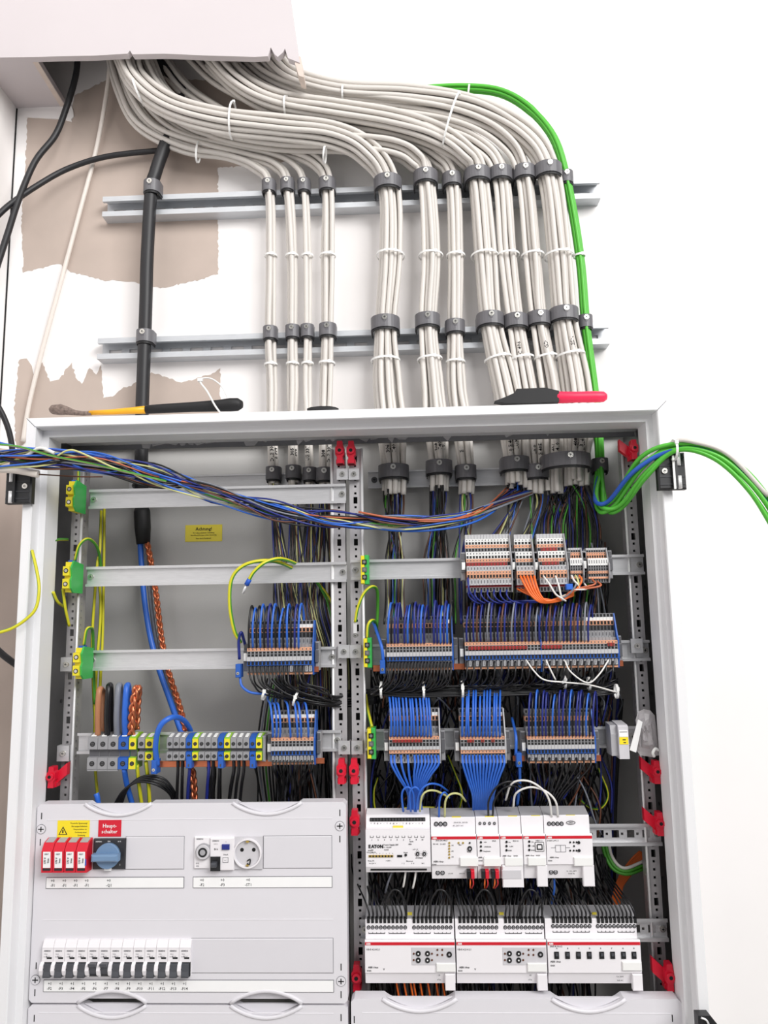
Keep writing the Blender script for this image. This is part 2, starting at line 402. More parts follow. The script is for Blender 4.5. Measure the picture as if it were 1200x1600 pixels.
# ---------------------------------------------------------------- posts with real perforations
RZ = {'L1': 811, 'L2': 672, 'L3': 526, 'L4': 386, 'R2': 675, 'R3': 529, 'R4': 387, 'R5': 231, 'R6': 84}
RY = 60
def post(label, x0, x1, side, z0=-300, z1=893):
    t = thing('mounting_post', label, 'post', ((x0+x1)/2, RY+12, z0), 'perforated mounting posts')
    mb = MB(); hs = []; z = z0+12; k = 0; xc = (x0+x1)/2
    while z < z1-12:
        if k % 6 == 3: hs.append((xc-3.5, xc+3.5, z-6, z+6))
        else: hs.append((xc-2, xc+2, z-2, z+2))
        z += 12.5; k += 1
    holed(mb, x0, x1, z0, z1, hs, RY+9, RY+11, 'zinc_post')
    part(mb, 'front_face', t)
    xs = x1 if side > 0 else x0
    mb = MB(); hs2 = [(RY+20, RY+24, a[2], a[3]) for a in hs]
    holed(mb, RY+9, RY+38, z0, z1, hs2, xs-1, xs+1, 'zinc_post', axis='x'); part(mb, 'side_face', t)
    mb = MB(); mb.cyl((xs+side*1.5, RY+6.5), 2.6, 'z', z0, z1, 'steel_bright', 8); part(mb, 'edge_bead', t)
    mb = MB(); mb.box(x0+1, x1-1, RY+36, RY+38, z0, z1, 'black_gap'); part(mb, 'rear_web', t)
    return t
post('perforated steel post along the left side of the cabinet', -500, -482, 1)
post('perforated steel post left of the centre gap', -27, -5, -1)
post('perforated steel post right of the centre gap', 3, 24, 1)
post('perforated steel post along the right side of the cabinet', 489, 508, -1)
def bracket(px, py, w, h, label, Y=RY-3, xoff=0):
    c = P(px, py, Y); t = thing('post_bracket', label, 'bracket', (c.x, Y, c.z-h/2), 'rail brackets on the posts')
    mb = MB(); mb.box(c.x-w/2, c.x+w/2, Y-1.5, Y+1.5, c.z-h/2, c.z+h/2, 'zinc'); mb.box(c.x-w/2, c.x-w/2+2, Y, Y+13, c.z-h/2, c.z+h/2, 'zinc'); mb.box(c.x+w/2-2, c.x+w/2, Y, Y+13, c.z-h/2, c.z+h/2, 'zinc'); part(mb, 'plate', t)
    mb = MB(); screw_geo(mb, c.x+xoff, Y-1.5, c.z, 4.6); part(mb, 'screw', t)
bracket(535, 741, 20, 20, 'small steel bracket below the upper left red clip'); bracket(553, 741, 19, 20, 'small steel bracket below the upper right red clip')
bracket(537.5, 1018, 20, 22, 'small steel bracket on the centre-left post between the middle terminal rows'); bracket(555.5, 1018, 19, 22, 'small steel bracket on the centre-right post between the middle terminal rows')
bracket(538, 1168, 20, 22, 'small steel bracket above the lower left red clip'); bracket(558, 1168, 19, 22, 'small steel bracket above the lower right red clip')
bracket(104, 1038, 20, 24, 'dark steel bracket on the left post beside the lowest green earth terminal'); bracket(99, 1177, 21, 26, 'dark steel bracket on the left post above its red clip')
bracket(995, 1009, 20, 24, 'small steel bracket on the right post beside the long terminal row')

# ---------------------------------------------------------------- DIN rails
def rail(key, x0, x1, label, slots=False, ends=(0, 1)):
    z = RZ[key]; t = thing('mounting_rail', label, 'rail', ((x0+x1)/2, RY+4, z-17.5), 'steel top-hat rails')
    prof_ = [(RY, z+17.5), (RY, z+13), (RY+7, z+12.2), (RY+7, z-12.2), (RY, z-13), (RY, z-17.5), (RY+1.2, z-17.5), (RY+1.2, z-14), (RY+8.2, z-13.4), (RY+8.2, z+13.4), (RY+1.2, z+14), (RY+1.2, z+17.5)]
    if slots:
        mb = MB()
        for a, b in ((z+13, z+17.5), (z-17.5, z-13)): mb.box(x0, x1, RY, RY+1.2, a, b, 'zinc')
        mb.box(x0, x1, RY, RY+8, z+12, z+13.2, 'zinc'); mb.box(x0, x1, RY, RY+8, z-13.2, z-12, 'zinc')
        hs = []; x = x1-24
        while x > x0+10: hs.append((x-6, x+6, z-6, z+6)); hs.append((x-16, x-12, z-2, z+2)); x -= 25
        holed_h(mb, x0, x1, z-12, z+12, hs, RY+7, RY+8.2, 'zinc')
    else:
        mb = MB(); mb.prism(prof_, 'x', x0, x1, 'zinc')
        k = x0+40
        while k < x1-30:                      # fine embossed dots
            k += 6
    part(mb, 'profile', t)
    for e in ends:
        mb = MB(); screw_geo(mb, (x0+7, x1-7)[e], RY+6.5, z, 5); part(mb, 'screw', t)
    return t
XLr0, XLr1, XRr0, XRr1 = -466, -3, 26, 512
rail('L1', XLr0, XLr1, 'bare steel rail at the top left, crossed by the loose wire harness')
rail('L2', XLr0, XLr1, 'bare steel rail under the yellow warning label')
rail('L3', XLr0+8, XLr1-20, 'left steel rail carrying the looped blue and black terminals')
rail('L4', XLr0-4, XLr1-12, 'left steel rail carrying the large grey and green terminals', ends=(1,))
rail('R2', 5, XRr1, 'right steel rail carrying the five small terminal blocks at the top', ends=(0, 1))
rail('R3', XRr0, XRr1, 'right steel rail carrying the long row of blue terminals')
rail('R4', XRr0, XRr1-30, 'right steel rail carrying the three blue wired terminal blocks')
rail('R5', XRr0, XRr1, 'slotted steel rail behind the upper row of white bus modules', True, ends=(1,))
rail('R6', XRr0-12, XRr1, 'slotted steel rail behind the lower row of white bus modules', True)
# cable entry rail, further back
for x0, x1, lb in ((-440, -40, 'rear cable rail above the bare rail at the top left'), (30, 470, 'rear cable rail behind the clamped grey cables at the top right')):
    z = P(760, 746, 185).z; t = thing('cable_rail', lb, 'rail', ((x0+x1)/2, 190, z-20), 'cable rails inside the cabinet')
    mb = MB(); mb.box(x0, x1, 184, 187, z-14, z+14, 'zinc'); mb.box(x0, x1, 178, 187, z+14, z+17, 'zinc'); mb.box(x0, x1, 178, 187, z-17, z-14, 'zinc'); mb.box(x0, x1, 187, 202, z-10, z+10, 'zinc'); part(mb, 'profile', t)
    mb = MB(); screw_geo(mb, x0+12, 184, z, 6, 'screw_dark'); part(mb, 'screw', t)
# slotted C rails on the wall
for (xl, yl, xr, yr, lb) in ((160, 323, 938, 293, 'upper slotted C-rail on the wall holding the cable clamps'), (152, 545, 952, 520, 'lower slotted C-rail on the wall holding the cable clamps')):
    a, b = P(xl, yl, 182), P(xr, yr, 182); z = (a.z+b.z)/2; x0, x1 = a.x, b.x
    t = thing('cable_rail', lb, 'rail', ((x0+x1)/2, WY, z-22), 'slotted C-rails on the wall')
    mb = MB(); mb.box(x0, x1, 182, WY, z+20, z+22, 'galvanised'); mb.box(x0, x1, 182, WY, z-22, z-20, 'galvanised')
    mb.box(x0, x1, 182, 184, z+11, z+20, 'galvanised'); mb.box(x0, x1, 182, 184, z-20, z-11, 'galvanised')
    mb.box(x0, x1, 184, 189, z+11, z+12.5, 'galvanised'); mb.box(x0, x1, 184, 189, z-12.5, z-11, 'galvanised')
    part(mb, 'channel', t)
    mb = MB(); hs = []; x = x0+14
    while x < x1-40: hs.append((x, x+26, z-5, z+6)); x += 42
    holed_h(mb, x0, x1, z-20, z+20, hs, WY-4, WY-2, 'galvanised'); part(mb, 'slotted_web', t)
# ---------------------------------------------------------------- cover plates
def lens(xa, xb, z, depth, up, n=14):
    """points of a shallow arc between xa and xb, bulging by depth"""
    return [(xa+(xb-xa)*i/n, z+(1 if up else -1)*depth*math.sin(math.pi*i/n)**.8) for i in range(n+1)]
def cover(label, x0, x1, z0, z1, top=True, bottom=True, hx=None):
    t = thing('cover_plate', label, 'cover', ((x0+x1)/2, 12, z0))
    hx = hx or [(.16, .37), (.64, .855)]
    notch_t = [(x0+(x1-x0)*a, x0+(x1-x0)*b) for a, b in hx]; D = 17
    poly = [(x0, z0+5), (x0+5, z0)]
    if bottom:
        for a, b in notch_t: poly += lens(a, b, z0, D, True)
    poly += [(x1-5, z0), (x1, z0+5), (x1, z1-5), (x1-5, z1)]
    if top:
        for a, b in reversed(notch_t): poly += list(reversed(lens(a, b, z1, D, False)))
    poly += [(x0+5, z1), (x0, z1-5)]
    mb = MB(); mb.prism(poly, 'y', 0, 26, 'cover_white'); part(mb, 'panel', t)
    for a, b in notch_t:
        for use, z, up in ((top, z1, False), (bottom, z0, True)):
            if not use: continue
            arc = lens(a-2, b+2, z, D+1, up, 18); mb = MB()
            mb.tube([(p[0], 0, p[1]) for p in arc], 3.1, 'cover_white', 8, ry=.8)
            arc2 = lens(a+3, b-3, z, D-3, up, 12)
            zz = z-(2 if not up else -2)
            mb.prism([(a+4, zz), (b-4, zz)]+list(reversed(lens(a+4, b-4, z, D, up, 12)[1:-1])), 'y', 10, 14, 'cover_blank')
            part(mb, 'grip_handle', t)
    return t
def lock_screw(t, px, py, Y=0):
    c = P(px, py, Y); mb = MB(); mb.cyl((c.x, c.z), 7.6, 'y', Y-.6, Y+1, 'print_grey', 20); mb.cyl((c.x, c.z), 6.9, 'y', Y-1.2, Y+1, 'cover_white', 20)
    mb.box(c.x-4.6, c.x+4.6, Y-1.5, Y-1, c.z-.8, c.z+.8, 'print_black'); mb.box(c.x-.8, c.x+.8, Y-1.5, Y-1, c.z-4, c.z+4, 'print_black')
    part(mb, 'lock_screw', t)
def slot_mark(t, px, py, Y=0):
    c = P(px, py, Y); mb = MB(); mb.box(c.x-.8, c.x+.8, Y-.2, Y+2, c.z-5, c.z+5, 'print_black'); part(mb, 'slot', t)
def rect(x0, y0, x1, y1, Y):
    a, b = P(x0, y0, Y), P(x1, y1, Y); c, d = P(x0, y1, Y), P(x1, y0, Y)
    return ((a.x+c.x)/2, (b.x+d.x)/2, (b.z+c.z)/2, (a.z+d.z)/2)
def ridge(t, x0, x1, z):
    mb = MB(); mb.prism([(0.4, z-.9), (-.7, z), (0.4, z+.9)], 'x', x0, x1, 'cover_white'); part(mb, 'ridge', t)

cv = cover('grey-white cover plate with breakers, main switch and socket', -505, -2, 1, 300)
for p in ((64.5, 1295.5), (531, 1290.5), (55.5, 1531), (533, 1533)): lock_screw(cv, *p)
for p in ((65, 1275), (63, 1316), (531, 1270), (531, 1311), (56.5, 1509), (54.5, 1551), (533, 1511), (533, 1554)): slot_mark(cv, *p)
for y in (1280, 1437): 
    z = P(300, y, 0).z; ridge(cv, -488, -24, z)
for r in ((196, 1306.5, 288, 1358.5), (411, 1305.5, 519, 1357), (298.5, 1465.5, 521, 1520.5)):
    x0, x1, z0, z1 = rect(*r, 0); mb = MB(); mb.box(x0, x1, -.15, 2, z0, z1, 'print_grey'); mb.cbox(x0+.7, x1-.7, -1.4, 2, z0+.7, z1-.7, .8, 'cover_blank'); part(mb, 'blank_plate', cv)
def label_strip(r, items, size=6.0):
    x0, x1, z0, z1 = rect(*r, 0); mb = MB(); mb.box(x0-.8, x1+.8, -.9, 1, z0-.8, z1+.8, 'print_grey'); mb.box(x0, x1, -1.4, 1, z0, z1, 'paper_white')
    o = part(mb, 'label_strip', cv)
    mb = MB(); zc = (z0+z1)/2
    for px, a, b in items:
        x = P(px, (r[1]+r[3])/2, 0).x
        mb.text(a, size, (x, -1.6, zc+1.6), 'print_black', bold=.012); mb.text(b, size, (x, -1.6, zc-5.6), 'print_black', bold=.012)
    part(mb, 'lettering', o)
label_strip((73, 1371, 287, 1387), [(83, '+0', '-F1'), (101, '+0', '-F1'), (118.5, '+0', '-F1'), (136, '+0', '-F1'), (170.5, '+0', '-Q1')])
label_strip((302.5, 1370, 518.5, 1386), [(316, '+0', '-F2'), (348, '+0', '-F3'), (388, '+0', '-ST1')])
label_strip((69, 1531.5, 521, 1549), [(78+17.55*i, '+1', '-F%d' % (i+2)) for i in range(13)])
cv2 = cover('grey-white cover plate at the lower left edge of the photo', -505, -2, -300, -2)
for p in ((53.5, 1591), (533, 1590)): slot_mark(cv2, *p)
ridge(cv2, -488, -24, P(300, 1583, 0).z)
cv3 = cover('pale cover plate below the white bus modules', 3, 507, -292, 8, hx=[(.10, .32), (.615, .83)])
for p in ((553.5, 1593), (1050.5, 1591)): slot_mark(cv3, *p)
ridge(cv3, 20, 490, P(800, 1583, 0).z)

# signs
x0, x1, z0, z1 = rect(90, 1282, 140, 1308, 0); mb = MB(); mb.box(x0, x1, -.9, .5, z0, z1, 'sign_yellow')
t = thing('warning_sign', 'yellow warning sign with black triangle and voltage text', 'sign', ((x0+x1)/2, 0, z0)); part(mb, 'plate', t)
mb = MB(); tx = x0+9.5; tz = z0+4
def tri(s, z, y, mk): mb.prism([(tx-s, z), (tx+s, z), (tx, z+s*1.75)], 'y', y, y+.2, mk)
tri(7.4, tz, -1.1, 'print_black'); tri(5.2, tz+1.2, -1.35, 'sign_yellow')
mb.prism([(tx-.9, tz+2.4), (tx+.5, tz+5.2), (tx-.2, tz+5.2), (tx+.9, tz+8.4), (tx-.7, tz+4.6), (tx+.1, tz+4.6)], 'y', -1.6, -1.4, 'print_black')
mb.box(tx-1.0, tx+1.0, -1.6, -1.4, tz+2.6, tz+7.6, 'print_black')
part(mb, 'pictogram', t); mb = MB()
for i, s_ in enumerate(('Vorsicht Spannung!', 'Bei ausgeschaltetem', 'Hauptschalter ist', 'Ordnung unter', 'Spannung')):
    mb.text(s_, 3.6 if i == 0 else 3.2, (x1-17.5+(0 if i == 0 else i*1.2), -1.1, z1-5.2-i*4.6), 'print_black', bold=.012)
part(mb, 'lettering', t)
x0, x1, z0, z1 = rect(154, 1281, 189.5, 1307, 0); mb = MB(); mb.box(x0, x1, -.9, .5, z0, z1, 'sign_red')
t = thing('main_switch_sign', 'red sign with white lettering above the main switch', 'sign', ((x0+x1)/2, 0, z0)); part(mb, 'plate', t)
mb = MB(); mb.text('Haupt-', 8.2, ((x0+x1)/2, -1.1, z0+14), 'paper_white', bold=.012); mb.text('schalter', 8.2, ((x0+x1)/2, -1.1, z0+5.2), 'paper_white', bold=.012); part(mb, 'lettering', t)

# surge arresters: four red plug-in modules
N4 = ('leftmost', 'second', 'third', 'rightmost')
for i in range(4):
    x0, x1, z0, z1 = rect(70.5+17.8*i, 1311, 88.0+17.8*i, 1361, -8)
    t = thing('surge_arrester', '%s of the four red surge arrester modules%s' % (N4[i], ', with a blue stripe' if i == 3 else ''), 'surge arrester', ((x0+x1)/2, 0, z0), 'red surge arresters')
    mb = MB(); mb.prism([(2, z0), (-20, z0+1), (-22, z1-15), (-14, z1-4), (2, z1+1)], 'x', x0+.4, x1-.4, 'sign_red'); part(mb, 'body', t)
    mb = MB(); mb.prism([(-13.2, z1-4.2), (2, z1+.5), (2, z1+1.6), (-13.4, z1-3)], 'x', x0+2.5, x1-3, 'device_grey'); part(mb, 'top_cap', t)
    mb = MB(); mb.prism([(-20.5, z0+8.5), (-22.2, z1-15.5), (-21.6, z1-15.5), (-19.9, z0+8.5)], 'x', x0+3.2, x1-3, 'paper_white'); o = part(mb, 'label_plate', t)
    mb = MB()
    mb.text('Siemens' if 0 else '5SD7', 3, ((x0+x1)/2, -22.6, z1-20), 'print_black', bold=.02)
    mb.text('275 V', 4.0, (x0+8.0, -22.4, z0+20), 'print_black', right=(0, 0, 1), up=(-1, 0, 0), bold=.03); mb.text('Imax', 3.6, (x0+13, -22.4, z0+20), 'print_black', right=(0, 0, 1), up=(-1, 0, 0), bold=.03)
    part(mb, 'lettering', o)
    mb = MB(); mb.box(x0+3.2, x1-3, -21.3, -19.5, z0+4.5, z0+8, 'plastic_black'); part(mb, 'indicator', t)
    if i == 3:
        mb = MB(); mb.box(x1-3, x1-1, -21.3, -18, z0+12, z1-16, 'blue_label'); part(mb, 'stripe', t, 'blue stripe')
# main switch
x0, x1, z0, z1 = rect(145.5, 1310.5, 196, 1358.5, -4)
t = thing('main_switch', 'black main switch with round blue-grey rotary knob', 'switch', ((x0+x1)/2, 0, z0))
mb = MB(); mb.cbox(x0, x1, -5, 2, z0, z1, 1.5, 'switch_black'); part(mb, 'face_plate', t)
cx, cz = (x0+x1)/2-.5, (z0+z1)/2-1.5
mb = MB(); mb.cyl((cx, cz), 19, 'y', -12, -4, 'knob_blue', 32, 19.5); part(mb, 'knob', t)
kn = bpy.context.scene.objects[-1] if False else None
mb = MB(); mb.cbox(cx-21.5, cx+21.5, -24, -11, cz-5.5, cz+5.5, 2.5, 'knob_blue'); part(mb, 'knob_grip', t)
mb = MB(); mb.box(cx-5.5, cx+5.5, -8, -4, z0-1, z0+3.5, 'paper_white'); part(mb, 'lock_tab', t)
mb = MB(); mb.text('SIEMENS', 2.8, (x0+9, -5.3, z1-5), 'paper_white'); mb.text('EIN', 3, (cx, -5.3, z1-4.8), 'paper_white'); mb.text('AUS', 3, (x1-10, -5.3, z1-5), 'paper_white'); mb.text('I', 4, (x1-8, -5.3, z0+6), 'paper_white'); part(mb, 'lettering', t)
# fuse holder
x0, x1, z0, z1 = rect(303.5, 1307.5, 329, 1359, -3)
t = thing('fuse_holder', 'white screw-in fuse holder left of the residual current breaker', 'fuse', ((x0+x1)/2, 0, z0))
mb = MB(); mb.cbox(x0, x1, -4, 2, z0+2, z1, 1, 'device_white'); part(mb, 'body', t)
cx, cz = P(318.5, 1330, -4).x, P(318.5, 1330, -4).z
mb = MB()
for r_, y_, k in ((12.5, -7, 'device_grey'), (10.5, -11, 'device_edge'), (7.2, -11.5, 'plastic_black')): mb.cyl((cx, cz), r_, 'y', y_, -3, k, 24)
mb.cyl((cx, cz), 4.4, 'y', -12, -3, 'device_grey', 16); part(mb, 'fuse_cap', t)
mb = MB(); mb.text('SIEMENS', 3, (x0+9, -4.3, z1-4), 'print_grey', bold=.02); mb.text('D02', 3, (x0+6, -4.3, z0+9), 'print_grey', bold=.02); mb.text('63A', 3, (x0+6, -4.3, z0+5), 'print_grey', bold=.02); part(mb, 'lettering', t)
# residual current breaker
x0, x1, z0, z1 = rect(328.5, 1309, 366, 1360.5, -6)
t = thing('residual_current_breaker', 'white residual current breaker between fuse holder and socket', 'breaker', ((x0+x1)/2, 0, z0))
mb = MB(); mb.cbox(x0, x1, -8, 2, z0+1, z1, 1, 'device_white'); part(mb, 'body', t)
mb = MB(); xa = x0+(x1-x0)*.2; mb.box(x0+1, x0+(x1-x0)*.44, -9, -7, z0, z0+22, 'plastic_black'); mb.cbox(xa-3.5, xa+5, -20, -8, z0+8, z0+15, 2, 'toggle_dark'); mb.box(x0+4, x0+13, -9.6, -8.6, z0+17, z0+21, 'plastic_black'); part(mb, 'toggle', t)
mb = MB(); c = P(353, 1323, -8); mb.cbox(c.x-6, c.x+6, -11.5, -7, c.z-4, c.z+4, 1, 'wire_navy'); part(mb, 'test_button', t)
mb = MB(); mb.text('SIEMENS', 3, (x0+9, -8.3, z1-5), 'print_grey', bold=.02); mb.text('5SU1', 3, (x0+9, -8.3, z1-10), 'print_grey'); mb.text('B16', 4, (x0+10, -8.3, z1-18), 'print_black', bold=.02); mb.text('30mA', 3.2, (c.x, -8.3, c.z-13), 'print_grey', bold=.02); mb.text('T', 3, (c.x, -8.3, c.z+6), 'print_grey')
mb.box(c.x-5, c.x+4, -8.3, -8.1, c.z-24, c.z-16, 'print_grey'); mb.box(c.x-4.2, c.x+3.2, -8.5, -8.2, c.z-23.2, c.z-16.8, 'device_white'); mb.text('AC', 3, (c.x-.4, -8.6, c.z-21.4), 'print_grey'); part(mb, 'lettering', t)
# socket
x0, x1, z0, z1 = rect(366, 1307.5, 410.5, 1358, -3)
t = thing('power_socket', 'light grey earthed round power socket on the cover plate', 'socket', ((x0+x1)/2, 0, z0))
mb = MB(); cx, cz = (x0+x1)/2-.8, (z0+z1)/2; n = 32
mb.box(x0, x1, -3.2, -.5, z0, z1, 'device_edge')
ring = [(cx+math.cos(2*math.pi*i/n), cz+math.sin(2*math.pi*i/n)) for i in range(n)]
def rring(r0, y0, r1, y1, mk):
    k = []
    for r_, y_ in ((r0, y0), (r1, y1)): k += [(cx+r_*math.cos(2*math.pi*i/n), y_, cz+r_*math.sin(2*math.pi*i/n)) for i in range(n)]
    mb.add(k, [[i, (i+1) % n, n+(i+1) % n, n+i] for i in range(n)], mk, True)
rring(22.3, -3, 22.3, -8, 'device_white'); rring(22.3, -8, 20.3, -8, 'device_white'); rring(20.3, -8, 19.5, -3.6, 'cover_white'); part(mb, 'body', t)
mb = MB(); mb.cyl((cx, cz), 19.4, 'y', -3.7, -3, 'device_edge', 32); part(mb, 'well', t)
for s_ in (-1, 1):
    mb = MB(); mb.cyl((cx+s_*9.5, cz+5), 3, 'y', -4, -3.4, 'black_gap', 14); part(mb, 'pin_hole', t)
mb = MB()
for s_ in (-1, 1):
    mb.box(cx-2.2, cx+2.2, -9, -3.6, cz+s_*19-(2 if s_ > 0 else -.5), cz+s_*19+(.5 if s_ > 0 else 2), 'gold'); part(mb, 'earth_contact', t); mb = MB()
mb.tube(spline([(cx-1, -4.5, cz-12), (cx+4, -4.5, cz-9), (cx+3, -4.5, cz-17), (cx-1, -4.5, cz-15)], 4), 1, 'plastic_black', 5); part(mb, 'centre_clip', t)
# thirteen circuit breakers
zz = rect(66, 1469, 298, 1526, -6); xw = (P(298.3, 1490, -8).x-P(66, 1490, -8).x)/13; xb = P(66, 1490, -8).x
z0, z1 = zz[2], zz[3]
def mcb_meshes():
    b = MB(); h = z1-z0; hw = xw/2-.25
    pf = [(4, 0), (-8, 0), (-9, 4), (-9, 20), (-9, 23), (-9, h-10), (-4, h), (4, h)]
    b.prism([(y, z) for y, z in pf], 'x', -hw, hw, 'device_white')
    b.box(-hw+3.6, hw, -9.3, -7, 1.5, 22.5, 'switch_black')
    b.box(-hw, hw, -9.15, -9, h-10.4, h-10, 'device_edge'); b.box(-1, hw-2, -9.3, -9, 27, 29.6, 'print_black')
    g = MB()
    arc = [(-9, 2), (-13, 5), (-15.5, 12), (-13.5, 19), (-9, 23)]
    g.prism(arc, 'x', -hw-1.4, -hw+4.4, 'device_white'); g.cyl((-12, 13), 1.3, 'x', -hw+4.2, -hw+4.9, 'print_black', 8)
    t1 = MB(); t1.prism([(-9, 1), (-15, 1.5), (-15.5, 4), (-13, 10), (-12, 20), (-9, 21)], 'x', -hw+4.8, hw-1.6, 'toggle_dark')
    t2 = MB(); t2.prism([(-9, 22), (-19, 23.5), (-19, 20.5), (-13, 15), (-11, 6), (-9, 5)], 'x', -hw+4.8, hw-1.6, 'toggle_dark')
    tx = MB(); tx.text('SIEMENS', 2.9, (-.5, -9.35, h-15.6), 'print_grey', bold=.03); tx.text('5SL6', 2.6, (-2.5, -9.35, h-20), 'print_grey'); tx.text('B16', 4.2, (1.2, -9.35, h-24.5), 'print_grey', bold=.01); tx.text('230V', 2.4, (-3.5, -9.35, h-24), 'print_grey')
    return [q.mesh(nm, Vector((0, 0, 0))) for q, nm in ((b, 'body'), (g, 'guard'), (t1, 'toggle'), (t2, 'toggle'), (tx, 'lettering'))]
MM = mcb_meshes()
for i in range(13):
    loc = (xb+xw*(i+.5), 0, z0)
    t = thing('circuit_breaker', 'white miniature circuit breaker above the strip marking -F%d%s' % (i+2, ', toggle switched up' if i in (4, 5) else ''), 'circuit breaker', loc, 'row of circuit breakers')
    inst(MM[0], 'body', loc, t); inst(MM[1], 'guard', loc, t); inst(MM[3 if i in (4, 5) else 2], 'toggle', loc, t); inst(MM[4], 'lettering', loc, t)
# ---------------------------------------------------------------- bus modules on the right
def module(name, label, pxl, pxr, pyref, zs, top, shoulder, nose, low, bottom, cat='bus module', group=None, feet=(), stripe=True, body='device_white'):
    """zs is unused; heights are world Z: top (rear top edge), shoulder (front top), nose (top, bottom), low, bottom"""
    x0, x1 = P(pxl, pyref, 14).x+.3, P(pxr, pyref, 14).x-.3
    t = thing(name, label, cat, ((x0+x1)/2, 60, bottom), group)
    pf = [(63, top), (32, shoulder), (30, shoulder-1.5), (29, nose[0]-4), (14, nose[0]), (12.5, nose[0]-2), (12.5, nose[1]), (15, nose[1]-.8), (20, bottom), (63, bottom)]
    mb = MB(); mb.prism(pf, 'x', x0, x1, body)
    k = len(mb.f)-len(pf)-2
    mb.m[k] = 'device_grey'                          # sloping terminal top
    part(mb, 'body', t)
    if stripe:
        mb = MB(); mb.box(x0+.3, x1-.3, 12.1, 13, nose[0]-7.5, nose[0]-3.2, 'abb_red'); o = part(mb, 'stripe', t, 'red stripe')
        mb = MB(); mb.text('ABB', 3.9, (x0+2, 12.0, nose[0]-6.8), 'paper_white', bold=.03, align='LEFT'); part(mb, 'lettering', o)
    for fa, fb, fz in feet:
        xa, xb_ = P(fa, pyref, 18).x, P(fb, pyref, 18).x
        mb = MB(); mb.cbox(xa, xb_, 10, 20, fz, nose[1]-1, 1, body); part(mb, 'release_foot', t)
    return t, x0, x1
def screws(t, pts, Y, r, name='terminal_screw'):
    for px, py in pts:
        c = P(px, py, Y); mb = MB(); mb.cyl((c.x, c.z), r, 'y', Y-.8, Y+1, 'print_black', 14); mb.cyl((c.x, c.z), r*.62, 'y', Y-1.2, Y, 'device_grey', 10); mb.box(c.x-r*.5, c.x+r*.5, Y-1.5, Y-1.1, c.z-r*.1, c.z+r*.1, 'print_black'); part(mb, name, t)
def prints(t, items, Y=12.2, mk='print_black'):
    mb = MB()
    for px, py, s_, size in items:
        c = P(px, py, Y); mb.text(s_, size, (c.x, Y, c.z), mk, bold=.02)
    part(mb, 'lettering', t)
def lamps(t, pts, Y, mk, r=1.5, name='indicator'):
    for px, py in pts:
        c = P(px, py, Y); mb = MB(); mb.cyl((c.x, c.z), r, 'y', Y-.7, Y+1, mk, 10); part(mb, name, t)
def tag_plate(t, x0, y0, x1, y1, Y=9, mk='term_white'):
    a, b, c, d = rect(x0, y0, x1, y1, Y); mb = MB(); mb.cbox(a, b, Y, 14, c, d, .8, mk); part(mb, 'name_plate', t)
